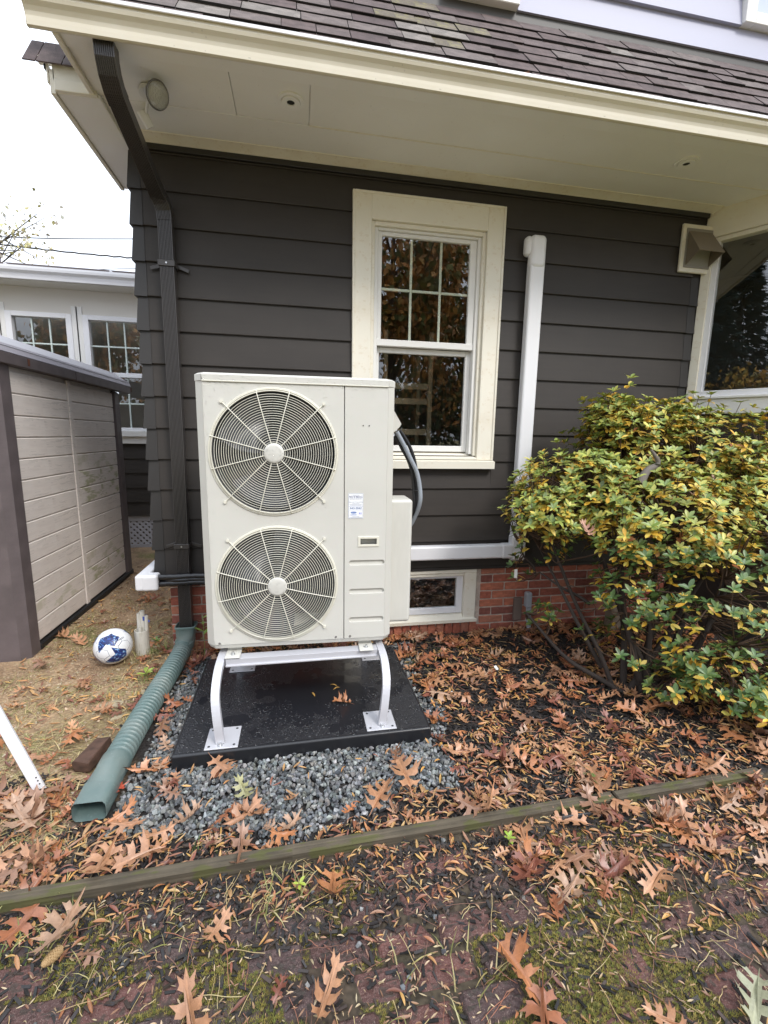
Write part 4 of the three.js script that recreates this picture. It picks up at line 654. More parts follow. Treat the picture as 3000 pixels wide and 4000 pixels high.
{ // timber edging in two lengths
  const wm = std([1, 1, 1], 0.85, { map: tex(512, (u, v) => { const g = fbm(u * 3, v * 120, 4), f = fbm(u * 14, v * 14, 4, 14), ms = fbm(u * 10 + 40, v * 30, 4); return mix(mul(mix([0.115, 0.092, 0.062], [0.06, 0.05, 0.034], f), 0.6 + 0.8 * g), [0.08, 0.085, 0.02], sstep(0.55, 0.68, ms) * 0.7); }, 1), bumpMap: tex(256, (u, v) => fbm(u * 4, v * 80, 4), 1, false), bumpScale: 0.006 });
  for (const [x0, x1, lab] of [[-0.85, 1.84, 'long weathered mossy timber edging board in front of the gravel'], [1.85, 2.62, 'weathered timber edging board running under the shrub and leaves']]) {
    const L = x1 - x0, b = tag(mesh('edging_board', at(cbox(L, 0.1, 0.044, 0.005), 0, -0.012, 0), wm), lab, 'edging');
    const xm = (x0 + x1) / 2; b.position.set(xm, 0, EDGE_Z(xm) - 0.022); b.rotation.y = 0.024; b.rotation.x = 0.03;
  }
  tag(mesh('steel_edging', at(cbox(0.24, 0.04, 0.006, 0.001), 0, 0, 0), std([0.06, 0.062, 0.066], 0.5)), 'short dark metal edging strip beside the timber joint', 'edging').position.set(1.69, 0.004, 1.765);
}
{ // brick pavers with mossy joints
  const r = rng(90), pv = [[0.085, 0.042, 0.036], [0.11, 0.05, 0.042], [0.075, 0.045, 0.042], [0.13, 0.055, 0.045], [0.065, 0.04, 0.036]].map((c, k) => std([1, 1, 1], 0.72, { map: tex(256, (u, v) => { const f = fbm(u * 6 + k * 3, v * 6, 5), sp = hash(Math.floor(u * 200) + k * 999, Math.floor(v * 200)), d = fbm(u * 15 + k, v * 15, 4); let q = mul(c, 0.55 + 0.85 * f); if (sp > 0.93) q = mix(q, [0.34, 0.26, 0.22], 0.6); if (sp < 0.08) q = mul(q, 0.5); return mix(q, [0.035, 0.03, 0.022], sstep(0.55, 0.7, d) * 0.7); }, 0.24), bumpMap: tex(128, (u, v) => fbm(u * 24, v * 24 + k, 3), 0.24, false), bumpScale: 0.006 }));
  const path = tag(group('brick_path', 0, 0, 0), 'dark red brick paved path with mossy joints in front of the timber edging', null, null, 'structure');
  const geos = Array.from({ length: 8 }, () => cbox(0.188, 0.06, 0.09, 0.011, 0.007, r));
  for (let row = 0; row < 9; row++) for (let k = 0; k < 21; k++) {
    const x = -1.0 + k * 0.205 + (row % 2) * 0.1025 + rr(-0.005, 0.005, r), z = 1.87 + row * 0.106;
    const b = mesh('paver', pick(geos, r), pick(pv, r), path); b.position.set(x, gh(x, z) - 0.029 + 0.004 + rr(-0.004, 0.004, r), z - 0.024 * x); b.rotation.set(rr(-0.02, 0.02, r), 0.024 + rr(-0.02, 0.02, r) + (r() < 0.5 ? Math.PI : 0), rr(-0.02, 0.02, r));
  }
}
// ---------------------------------------------------------------- leaves
function leafHalf(out, mid) { const s = []; out.forEach((p) => s.push(p)); for (let k = mid.length - 1; k >= 0; k--) s.push([0, mid[k]]); return s; }
function oakGeo(seed) {
  const r = rng(seed), j = () => 1 + (r() - 0.5) * 0.3, halves = [];
  for (const sd of [1, -1]) {
    const o = [[0.006, -0.2], [0.01, 0.02], [0.07 * j(), 0.07], [0.19 * j(), 0.02], [0.2, 0.08], [0.29 * j(), 0.12], [0.15, 0.15], [0.055, 0.22], [0.06, 0.3], [0.2 * j(), 0.26], [0.33 * j(), 0.27], [0.31, 0.33], [0.46 * j(), 0.4], [0.33, 0.41], [0.38 * j(), 0.5], [0.22, 0.44], [0.075, 0.46], [0.07, 0.56], [0.17 * j(), 0.55], [0.28 * j(), 0.6], [0.25, 0.65], [0.36 * j(), 0.76], [0.22, 0.71], [0.08, 0.7], [0.07, 0.79], [0.17 * j(), 0.84], [0.15, 0.88], [0.2 * j(), 0.98], [0.06, 0.92], [0.0, 1.04]];
    const mid = [-0.16, 0.0, 0.1, 0.23, 0.35, 0.47, 0.6, 0.72, 0.85];
    const pts = leafHalf(o, mid).map(([x, y]) => new THREE.Vector2(sd * x, y));
    halves.push(new THREE.ShapeGeometry(new THREE.Shape(pts)));
  }
  let g = mergeVertices(M(halves), 1e-4); g.deleteAttribute('normal');
  const p = g.attributes.position, k1 = rr(0.3, 2.0, r) * (r() < 0.7 ? 1 : -0.7), k2 = rr(-0.4, 0.9, r), tw = rr(-0.9, 0.9, r), ph = r() * 6;
  for (let i = 0; i < p.count; i++) { const x = p.getX(i), y = p.getY(i), w = Math.abs(x); p.setXYZ(i, x * (1 - 0.4 * Math.abs(k1) * w), y - 0.4, k1 * w * w + k2 * (y - 0.4) * (y - 0.4) + tw * x * (y - 0.4) + 0.03 * Math.sin(9 * x + 7 * y + ph) + 0.12 * w); }
  g.rotateX(-Math.PI / 2); g.computeBoundingBox(); g.translate(0, -g.boundingBox.min.y, 0); g.computeVertexNormals(); return g;
}
const oaks = Array.from({ length: 12 }, (_, k) => oakGeo(300 + k));
function narrowGeo(seed) { // dead curled shrub leaf
  const r = rng(seed), pos = [], uv = [], idx = [], curl = rr(0.9, 3.0, r), bend = rr(-0.7, 0.9, r), W = rr(0.11, 0.19, r);
  for (let i = 0; i <= 6; i++) for (let j = 0; j <= 2; j++) { const t = i / 6, w = W * Math.pow(Math.sin(Math.PI * clamp(t * 0.96 + 0.02)), 0.75), a = (j - 1) * curl; pos.push(w * (curl > 0.2 ? Math.sin(a) / curl * 1.2 : j - 1), w * (1 - Math.cos(a)) / curl + bend * (t - 0.5) * (t - 0.5) * 0.6, t - 0.5); uv.push(j / 2, t); }
  for (let i = 0; i < 6; i++) for (let j = 0; j < 2; j++) { const a = i * 3 + j; idx.push(a, a + 3, a + 1, a + 1, a + 3, a + 4); }
  const g = new THREE.BufferGeometry(); g.setAttribute('position', new THREE.Float32BufferAttribute(pos, 3)); g.setAttribute('uv', new THREE.Float32BufferAttribute(uv, 2)); g.setIndex(idx); g.computeBoundingBox(); g.translate(0, -g.boundingBox.min.y, 0); g.computeVertexNormals(); return g;
}
const narrows = Array.from({ length: 6 }, (_, k) => narrowGeo(50 + k));
const veins = (k) => tex(128, (u, v) => { const x = Math.abs(((u + 0.5) % 1) - 0.5), f = fbm(u * 9 + k, v * 9, 4), rib = x < 0.014 ? 1.25 : 1, side = Math.abs(((v * 9 - x * 6) % 1 + 1) % 1 - 0.5) < 0.06 ? 1.12 : 1, sp = vn(u * 50 + k * 5, v * 50) > 0.9 ? 0.7 : 1; return mul([1, 1, 1], (0.62 + 0.5 * f) * rib * side * sp * 0.85); }, 1);
const VT = [veins(0), veins(3)];
const lm = (c, rough, k = 0, tr = 0) => phy(c, rough, { map: VT[k], side: THREE.DoubleSide, clearcoat: 0.25, clearcoatRoughness: 0.3 });
const OAKM = [[0.56, 0.235, 0.1], [0.5, 0.25, 0.13], [0.4, 0.15, 0.07], [0.58, 0.3, 0.16], [0.27, 0.095, 0.06], [0.5, 0.31, 0.2], [0.33, 0.17, 0.1]].map((c, k) => lm(c, 0.42, k % 2));
const NARM = [[0.4, 0.18, 0.085], [0.34, 0.13, 0.065], [0.5, 0.29, 0.13], [0.22, 0.085, 0.055], [0.42, 0.22, 0.13]].map((c, k) => lm(c, 0.5, k % 2));
const camP = camera.position;
const seenR = (x, z) => { const d = V(x, 0.02, z).sub(camP).applyQuaternion(camera.quaternion.clone().invert()); if (d.z > -0.2) return false; const u = d.x / -d.z, v = d.y / -d.z; return Math.abs(u) < 0.89 && v > -1.17; };
const blocked = (x, z) => (x > -0.08 && x < 1.2 && z > 0.29 && z < 1.26) || (Math.abs(x + 0.28) < 0.085 && z > 0.02 && z < 1.47) || (x > -0.42 && z < 0.0) || Math.abs(z - (EDGE_Z(x) - 0.022)) < 0.022 || (x < -1.25 && z > -2.1 && z < 0) || Math.hypot(x + 0.697, z - 0.09) < 0.1 || Math.hypot(x + 0.56, z + 0.04) < 0.06 || (Math.abs(x + 0.432) < 0.07 && Math.abs(z - 1.08) < 0.12);
function oakW(x, z) {
  if (blocked(x, z)) return 0;
  if (z > EDGE_Z(x)) return x > 1.25 ? 0.8 * (1 - sstep(1.9, 2.15, z)) + 0.04 : x < 0.0 ? 0.12 * (1 - sstep(1.95, 2.1, z)) + 0.02 : 0.035;
  if (x < -0.32) return z > 1.18 ? 0.95 : z > 0.35 ? (x > -0.6 ? 0.3 : 0.14) : x > -0.55 ? 0.34 : 0.07;
  if (x > 1.2) return z < 0.28 ? 0.85 : z > 1.3 ? 0.42 : x < 1.45 ? 0.5 : 0.45;
  if (z < 0.3) return 0.8;
  if (x < 0.0) return 0.4;
  return z > 1.5 ? 0.35 : 0.06;
}
function narW(x, z) {
  if (blocked(x, z)) return 0;
  if (z > EDGE_Z(x)) return 0.05 + 0.8 * (1 - sstep(1.8, 2.03, z)) + (x > 1.3 ? 0.5 * (1 - sstep(2.0, 2.3, z)) : 0);
  if (x < -0.32) return z > 1.25 ? 0.8 : z > 0.4 ? 0.22 : x > -0.6 ? 0.4 : 0.12;
  if (x > 1.22) return (0.5 + 0.8 * sstep(1.4, 2.1, x + 0.35 * (z - 0.8)) + (z > 1.3 ? 0.15 : 0)) * (0.15 + 1.5 * sstep(0.42, 0.66, fbm(x * 4.5, z * 4.5, 3)));
  return gravelness(x, z) > 0.5 ? 0.05 : 0.85;
}
const litter = { oak: [], nar: [] };
{
  const r = rng(404), area = () => [rr(-1.3, 3.7, r), Math.pow(r(), 0.9) * 5.0 - 2.45];
  let guard = 0;
  while (litter.oak.length < 620 && guard++ < 60000) { const [x, z] = area(); if (seenR(x, z) && r() < oakW(x, z)) litter.oak.push([x, z, 0.06 + 0.1 * Math.pow(r(), 1.6)]); }
  guard = 0;
  while (litter.nar.length < 6600 && guard++ < 400000) { const [x, z] = area(); if (seenR(x, z) && r() < narW(x, z)) litter.nar.push([x, z, rr(0.025, 0.062, r) * (z > 1.78 ? 0.8 : 1)]); }
  const key = (a) => a[2] / camP.distanceTo(V(a[0], 0, a[1]));
  litter.oak.sort((a, b) => key(b) - key(a)); litter.nar.sort((a, b) => key(b) - key(a));
  const place = (m, [x, z, s], lift, tilt) => { m.position.set(x, gh(x, z) + lift, z); m.rotation.set(rr(-tilt, tilt, r), r() * 6.28, rr(-tilt, tilt, r), 'YXZ'); m.scale.set(s * rr(0.75, 1.2, r), s, s * rr(0.85, 1.15, r)); };
  const base = (x, z) => (gravelness(x, z) > 0.5 && bedness(x, z) > 0.5 ? 0.03 : bedness(x, z) > 0.5 ? 0.014 : z > 1.82 ? 0.006 : 0.003);
  litter.oak.slice(0, 260).forEach((a) => { const m = tag(mesh('fallen_oak_leaf', pick(oaks, r), pick(OAKM, r)), 'tan orange lobed oak leaf lying flat in the ground litter', 'leaf', 'fallen oak leaves on the ground'); place(m, a, base(a[0], a[1]) + rr(0, 0.012, r), 0.22); });
  litter.nar.slice(0, 290).forEach((a) => { const m = tag(mesh('dry_shrub_leaf', pick(narrows, r), pick(NARM, r)), 'small narrow curled brown leaf lying in the ground litter', 'leaf', 'small dry curled leaves on the ground'); place(m, a, base(a[0], a[1]) + rr(0, 0.01, r), 0.3); });
  const rest = (list, geos, mats, name, label, tilt) => { const by = geos.map(() => [[], []]); list.forEach((a) => { const k = Math.floor(r() * geos.length); by[k][0].push(mat4(a[0], gh(a[0], a[1]) + base(a[0], a[1]) + rr(0, 0.012, r), a[1], rr(-tilt, tilt, r), r() * 6.28, rr(-tilt, tilt, r), a[2])); by[k][1].push(vary(pick(mats, r), 0.5, r)); });
    by.forEach(([ms, cs], k) => { if (ms.length) tag(inst(name, geos[k], phy([1, 1, 1], 0.46, { map: VT[k % 2], clearcoat: 0.25, clearcoatRoughness: 0.3 }), ms, cs), label, 'leaf litter', null, 'stuff'); }); };
  rest(litter.oak.slice(260), oaks, [[0.5, 0.2, 0.08], [0.42, 0.16, 0.07], [0.3, 0.11, 0.06], [0.55, 0.28, 0.14]], 'oak_leaf_litter', 'thin layer of more distant fallen oak leaves on the soil', 0.25);
  rest(litter.nar.slice(290), narrows, [[0.55, 0.27, 0.11], [0.46, 0.19, 0.08], [0.64, 0.38, 0.15], [0.28, 0.1, 0.06], [0.64, 0.36, 0.11]], 'leaf_litter', 'scattered small dry leaves covering the mulch and path', 0.35);
  { const fr = []; let g2 = 0; while (fr.length < 3600 && g2++ < 60000) { const x = rr(-0.9, 3.2, r), z = rr(1.2, 2.65, r); if (!seenR(x, z) || blocked(x, z) || (z < EDGE_Z(x) && x > -0.3 && gravelness(x, z) > 0.4)) continue; fr.push([x, z, rr(0.008, 0.024, r)]); }
    rest(fr, narrows, [[0.5, 0.33, 0.19], [0.56, 0.42, 0.25], [0.36, 0.2, 0.11], [0.3, 0.15, 0.08], [0.62, 0.47, 0.28]], 'leaf_fragments', 'broken bits of dry leaves strewn over the soil and pavers', 0.4); }
  // leaves that stand out
  const one = (x, z, s, y, yaw, m, label, g = 1, tx = 0.05, tz = 0) => { const o = tag(mesh('fallen_oak_leaf', oaks[g % oaks.length], m), label, 'leaf'); o.position.set(x, y, z); o.rotation.set(tx, yaw, tz, 'YXZ'); o.scale.setScalar(s); return o; };
  one(0.759, 0.952, 0.105, 0.095, 1.2, OAKM[0], 'orange oak leaf lying on the wet black pad', 2);
  one(-0.245, 1.345, 0.1, 0.036, 2.2, lm([0.55, 0.09, 0.04], 0.4), 'bright red leaf on the gravel beside the drain outlet', 3);
  one(0.294, 1.45, 0.115, 0.04, 0.5, lm([0.42, 0.4, 0.2], 0.4), 'pale green and yellow oak leaf on the gravel', 4);
  one(0.98, 1.47, 0.2, 0.035, 0.1, OAKM[3], 'largest orange oak leaf at the edge of the gravel', 0); one(0.85, 1.57, 0.17, 0.04, -0.6, OAKM[1], 'large orange oak leaf overlapping the gravel and mulch', 5);
  one(0.294, 1.575, 0.15, 0.035, -1.0, OAKM[1], 'orange oak leaf with spread lobes in front of the gravel', 6); one(0.095, 1.525, 0.13, 0.035, 2.6, OAKM[5], 'pale tan oak leaf on the front of the gravel', 1);
  one(1.135, 2.215, 0.165, 0.004, 3.4, OAKM[0], 'long orange oak leaf lying on the bare pavers', 2); one(1.16, 2.34, 0.15, 0.004, 2.7, OAKM[2], 'darker orange oak leaf touching the long leaf on the pavers', 4);
  one(1.77, 2.4, 0.17, 0.006, 2.2, lm([0.4, 0.4, 0.26], 0.45), 'pale grey green oak leaf on the mossy pavers', 5); one(0.63, 1.9, 0.17, 0.02, 3.0, OAKM[0], 'orange oak leaf leaning against the timber edging', 3, 0.4);
  one(1.75, 2.06, 0.15, 0.012, 2.0, OAKM[3], 'flat orange oak leaf with four points on the right side of the pavers', 0); one(1.565, 1.486, 0.15, 0.03, 0.7, OAKM[0], 'orange oak leaf standing out on the black mulch', 1, 0.35); one(1.8, 1.66, 0.17, 0.03, -0.2, OAKM[1], 'wide orange oak leaf at the back of the timber edging', 2, 0.3);
  one(-0.54, 1.42, 0.2, 0.015, 0.8, OAKM[5], 'broad pale orange oak leaf near the white stake', 3); one(-0.2, 1.88, 0.17, 0.01, 2.9, OAKM[5], 'wet broad tan leaf near the left end of the timber edging', 6); one(-0.03, 1.68, 0.16, 0.02, 1.9, OAKM[1], 'orange oak leaf behind the left part of the timber edging', 0);
  for (const [x, z, yaw] of [[0.6, 0.84, 0.4], [0.735, 0.8, 2], [0.72, 0.765, 1.1]]) { const o = tag(mesh('dry_shrub_leaf', narrows[2], lm([0.6, 0.36, 0.1], 0.45)), 'small yellow leaf on the wet black pad', 'leaf', 'small yellow leaves on the pad'); o.position.set(x, 0.095, z); o.rotation.y = yaw; o.scale.setScalar(0.045); }
  one(1.68, 0.775, 0.05, 3.318, 0.5, OAKM[0], 'small orange leaf caught on the gutter edge', 2, 1.2);
}
// ---------------------------------------------------------------- gravel, mulch, pebbles, grass, moss
{
  const r = rng(611), stone = (s) => { const q = rng(s), pts = []; for (let k = 0; k < 13; k++) { const a = q() * 6.28, b = Math.acos(2 * q() - 1); pts.push(V(Math.sin(b) * Math.cos(a), Math.cos(b) * 0.68, Math.sin(b) * Math.sin(a) * 0.82)); } return new ConvexGeometry(pts); };
  const stones = Array.from({ length: 6 }, (_, k) => stone(700 + k)), by = stones.map(() => [[], []]);
  let n = 0, guard = 0;
  const wet = [[0.155, 0.165, 0.17], [0.085, 0.09, 0.097], [0.23, 0.24, 0.24], [0.12, 0.13, 0.133], [0.32, 0.325, 0.315], [0.18, 0.175, 0.16]];
  while (n < 7200 && guard++ < 80000) {
    const x = rr(-0.4, 1.45, r), z = rr(0.05, 1.75, r);
    if (x > -0.04 && x < 1.155 && z > 0.335 && z < 1.215) continue;
    if (Math.abs(x + 0.275) < 0.05 && z < 1.45) continue;
    if (r() > gravelness(x, z)) continue;
    const k = Math.floor(r() * 6), s = rr(0.0085, 0.016, r), dim = x > 1.17 || z < 0.35 ? 0.6 : 1;
    by[k][0].push(mat4(x, gh(x, z) + 0.004 + 0.022 * r() * gravelness(x, z), z, r() * 6, r() * 6, r() * 6, s)); by[k][1].push(vary(pick(wet, r), 0.5, r)); n++;
  }
  while (n < 7320) { const x = rr(-0.6, 1.9, r), z = rr(0.6, 2.2, r), k = Math.floor(r() * 6); n++; if (blocked(x, z)) continue; by[k][0].push(mat4(x, gh(x, z) + 0.012, z, r() * 6, r() * 6, r() * 6, rr(0.007, 0.013, r))); by[k][1].push(vary(pick(wet, r), 0.4, r)); }
  by.forEach(([ms, cs], k) => tag(inst('gravel', stones[k], std([1, 1, 1], 0.5), ms, cs), 'wet grey crushed stone gravel around the black pad', 'gravel', null, 'stuff'));
  // tan pebbles and flat stones on the dirt
  const pb = stones.slice(0, 3).map(() => [[], []]);
  for (let k = 0; k < 5200; k++) { const x = rr(-1.3, -0.2, r), z = Math.pow(r(), 0.7) * 4.6 - 2.8; if (blocked(x, z) || !seenR(x, z) || bedness(x, z) > 0.5) continue; const i = k % 3, s = 0.0025 + 0.007 * Math.pow(r(), 3); pb[i][0].push(mat4(x, gh(x, z) + s * 0.2, z, r() * 6, r() * 6, r() * 6, s * 1.5, s, s)); pb[i][1].push(vary(pick([[0.4, 0.3, 0.2], [0.5, 0.4, 0.28], [0.26, 0.18, 0.11], [0.36, 0.29, 0.2]], r), 0.5, r)); }
  pb.forEach(([ms, cs], k) => tag(inst('pebbles', stones[k], std([1, 1, 1], 0.75), ms, cs), 'small tan pebbles in the dirt beside the shed', 'pebbles', null, 'stuff'));
  [[-0.52, 0.62, 0.05], [-0.45, 0.74, 0.035], [-0.4, 0.5, 0.03], [-0.47, -0.12, 0.05], [-0.52, -0.3, 0.04], [-0.63, 1.5, 0.045], [-0.5, 1.28, 0.03], [-0.66, 1.3, 0.035]].forEach(([x, z, s], k) => { const m = tag(mesh('flat_stone', stones[k % 6], std([0.36, 0.3, 0.2], 0.8)), 'flat tan stone set in the dirt left of the drain pipe', 'stone', 'flat stones in the dirt'); m.position.set(x, gh(x, z) + 0.002, z); m.scale.set(s * 1.3, s * 0.3, s); m.rotation.y = k; });
  // bark mulch
  const chipG = Array.from({ length: 4 }, (_, k) => { const q = rng(800 + k), J = () => (q() - 0.5) * 0.35; return new ConvexGeometry([-1, 1].flatMap((a) => [-1, 1].flatMap((b) => [-1, 1].map((c) => V(a * (1 + J()), b * (0.13 + J() * 0.2), c * (0.24 + J() * 0.4)))))); }), cb = chipG.map(() => [[], []]);
  const chip = (x, z, s, lift) => { const k = Math.floor(r() * 4); cb[k][0].push(mat4(x, gh(x, z) + lift, z, rr(-0.35, 0.35, r), r() * 6.28, rr(-0.35, 0.35, r), s)); cb[k][1].push(vary(pick([[0.022, 0.019, 0.018], [0.035, 0.03, 0.028], [0.015, 0.014, 0.014], [0.05, 0.034, 0.026]], r), 0.6, r)); };
  for (let k = 0; k < 26000; k++) { const x = rr(-0.4, 3.7, r), z = rr(0, 1.78, r); if (!seenR(x, z) || blocked(x, z)) continue; const b = bedness(x, z) * (1 - gravelness(x, z)); if (r() < b) chip(x, z, rr(0.008, 0.021, r), rr(0.001, 0.018, r)); }
  for (let k = 0; k < 9000; k++) { const x = rr(-0.9, 3.2, r), z = 1.785 + Math.pow(r(), 1.8) * 0.85; if (!seenR(x, z)) continue; if (r() < (z < 2.05 ? 0.95 : 0.35)) chip(x, z, rr(0.006, 0.019, r), 0.008); }
  for (let k = 0; k < 900; k++) { const x = rr(-0.85, -0.3, r), z = rr(1.15, 1.75, r); if (!blocked(x, z)) chip(x, z, rr(0.006, 0.016, r), 0.005); }
  cb.forEach(([ms, cs], k) => tag(inst('bark_mulch', chipG[k], std([1, 1, 1], 0.6), ms, cs), 'wet black shredded bark mulch covering the bed', 'mulch', null, 'stuff'));
  // dry stems and twigs
  const tw = pipe([[0, 0, -0.5], [0.04, 0.02, -0.15], [-0.02, 0.03, 0.2], [0.03, 0, 0.5]], 0.02, 5, 8), tm = [[], []];
  for (let k = 0; k < 2600; k++) { const x = rr(-1.2, 3.2, r), z = rr(-0.5, 2.6, r); if (!seenR(x, z) || blocked(x, z) || gravelness(x, z) > 0.4 || (x < -0.3 && z < 0.8 && r() < 0.6)) continue; const s = 0.03 + 0.11 * Math.pow(r(), 2); tm[0].push(mat4(x, gh(x, z) + rr(0.008, 0.02, r), z, rr(-0.1, 0.1, r), r() * 6.28, 0, 0.05, 0.05, s)); tm[1].push(vary(pick([[0.3, 0.13, 0.08], [0.45, 0.32, 0.15], [0.2, 0.1, 0.07], [0.5, 0.4, 0.2]], r), 0.4, r)); }
  tag(inst('dry_twigs', tw, std([1, 1, 1], 0.7), tm[0], tm[1]), 'thin dry twigs and stems scattered over the ground', 'twigs', null, 'stuff');
  // grass blades: straw on the dirt, green by the edging
  const bl = new THREE.BufferGeometry(); bl.setAttribute('position', new THREE.Float32BufferAttribute([-0.03, 0, 0, 0.03, 0, 0, -0.024, 0.4, 0.06, 0.024, 0.4, 0.06, -0.015, 0.75, 0.24, 0.015, 0.75, 0.24, 0, 0.95, 0.5], 3)); bl.setIndex([0, 1, 2, 1, 3, 2, 2, 3, 4, 3, 5, 4, 4, 5, 6]); bl.computeVertexNormals();
  const straw = [[], []], green = [[], []];
  for (let k = 0; k < 7000; k++) { const x = rr(-1.25, -0.3, r), z = Math.pow(r(), 0.6) * 3.2 - 1.6; if (blocked(x, z) || !seenR(x, z)) continue; const d = fbm(x * 4 + 60, z * 4, 3); if (d < 0.48) continue; const s = rr(0.03, 0.08, r); straw[0].push(mat4(x, gh(x, z) + 0.001, z, rr(0.9, 1.5, r), r() * 6.28, 0, s)); straw[1].push(vary(pick([[0.5, 0.4, 0.2], [0.4, 0.32, 0.16], [0.28, 0.27, 0.1]], r), 0.4, r)); }
  const tuft = (x, z, n, sp, h, cs) => { for (let k = 0; k < n; k++) { const a = r() * 6.28, d = Math.sqrt(r()) * sp, px = x + d * Math.cos(a), pz = z + d * Math.sin(a); green[0].push(mat4(px, gh(px, pz), pz, rr(0.1, 1.1, r), r() * 6.28, 0, rr(h * 0.5, h, r))); green[1].push(vary(pick(cs, r), 0.4, r)); } };
  const G1 = [[0.11, 0.17, 0.035], [0.16, 0.19, 0.05], [0.3, 0.28, 0.1]], G2 = [[0.45, 0.38, 0.18], [0.3, 0.26, 0.1], [0.2, 0.2, 0.06]];
  tuft(-0.3, 1.84, 50, 0.12, 0.08, G1); tuft(-0.12, 1.95, 30, 0.1, 0.07, G2); tuft(0.1, 1.9, 30, 0.12, 0.08, G2); tuft(0.45, 1.87, 50, 0.1, 0.1, G2); tuft(-0.56, 0.03, 110, 0.1, 0.07, G2); tuft(-0.45, -0.05, 60, 0.08, 0.08, G1); tuft(-0.62, 0.3, 40, 0.1, 0.05, G2); tuft(0.2, 1.66, 40, 0.09, 0.06, G1); tuft(-0.5, 2.0, 70, 0.2, 0.09, G1); tuft(-1.15, 0.1, 120, 0.2, 0.03, G1); tuft(-1.2, 0.35, 80, 0.2, 0.03, G1); tuft(-0.42, 0.35, 40, 0.06, 0.07, G1); tuft(1.28, 0.42, 40, 0.07, 0.06, G1); tuft(1.5, 0.3, 30, 0.08, 0.05, G1); tuft(1.9, 0.5, 24, 0.1, 0.04, G1); tuft(0.95, 2.25, 30, 0.2, 0.09, G2);
  for (let k = 0; k < 16; k++) tuft(rr(-1.22, -1.05, r), rr(-1.8, 0.3, r), 60, 0.09, 0.028, G1);
  tag(inst('straw_grass', bl, std([1, 1, 1], 0.7), straw[0], straw[1]), 'dry straw coloured grass lying on the dirt', 'grass', null, 'stuff');
  tag(inst('grass', bl, std([1, 1, 1], 0.6), green[0], green[1]), 'sparse green and yellow grass tufts', 'grass', null, 'stuff');
  // moss in the joints of the pavers
  const mg = new THREE.BufferGeometry(); { const pos = [], idx = []; for (let k = 0; k < 5; k++) { const a = k * 1.257, c = Math.cos(a), s = Math.sin(a), b = pos.length / 3; pos.push(-s * 0.16, 0, c * 0.16, s * 0.16, 0, -c * 0.16, c * 0.6, 0.75, s * 0.6); idx.push(b, b + 1, b + 2); } mg.setAttribute('position', new THREE.Float32BufferAttribute(pos, 3)); mg.setIndex(idx); mg.computeVertexNormals(); }
  const mm = [[], []];
  for (let k = 0; k < 120000 && mm[0].length < 20000; k++) {
    const x = rr(-0.9, 3.0, r), z = rr(1.8, 2.6, r); if (!seenR(x, z)) continue;
    const zz = z + 0.024 * x, row = Math.floor((zz - 1.817) / 0.106), fz = ((zz - 1.817) / 0.106 - row) * 0.106, xo = (((x + 1.0 - 0.1025 - (((row % 2) + 2) % 2) * 0.1025) / 0.205) % 1 + 1) % 1 * 0.205;
    const ed = Math.min(fz, 0.106 - fz, Math.min(xo, 0.205 - xo)), big = fbm(x * 3.2 + 8, z * 3.2, 4), th = 0.008 + 0.05 * sstep(0.52, 0.7, big);
    if (big < 0.44 || ed > th * (0.6 + 0.8 * vn(x * 60, z * 60))) continue;
    const s = rr(0.005, 0.013, r); mm[0].push(mat4(x, gh(x, z) - 0.002 + (ed > 0.012 ? 0.006 : 0), z, 0, r() * 6, 0, s)); mm[1].push(vary(pick([[0.2, 0.17, 0.035], [0.25, 0.21, 0.045], [0.11, 0.11, 0.025], [0.3, 0.24, 0.075], [0.14, 0.16, 0.035]], r), 0.5, r));
  }
  tag(inst('moss', mg, std([1, 1, 1], 0.9), mm[0], mm[1]), 'yellow green moss in the joints of the brick path', 'moss', null, 'stuff');
}
// ---------------------------------------------------------------- shrub and seedlings
function shrubLeaf(fold = 0.25, bend = 0.35, W = 0.2) {
  const pos = [], uv = [], idx = [];
  for (let i = 0; i <= 5; i++) for (let j = 0; j <= 2; j++) { const t = i / 5, w = W * Math.pow(Math.sin(Math.PI * Math.min(1, t * 0.93 + 0.05)), 0.8) * (i === 5 ? 0.15 : 1) * (0.75 + 0.5 * t); pos.push((j - 1) * w, Math.abs(j - 1) * w * fold - bend * t * t * 0.4, t); uv.push(j / 2, t); }
  for (let i = 0; i < 5; i++) for (let j = 0; j < 2; j++) { const a = i * 3 + j; idx.push(a, a + 1, a + 3, a + 1, a + 4, a + 3); }
  const g = new THREE.BufferGeometry(); g.setAttribute('position', new THREE.Float32BufferAttribute(pos, 3)); g.setAttribute('uv', new THREE.Float32BufferAttribute(uv, 2)); g.setIndex(idx); g.computeVertexNormals(); return g;
}
const SL = [shrubLeaf(0.3, 0.2), shrubLeaf(0.45, 0.5), shrubLeaf(0.15, 0.05, 0.22)];
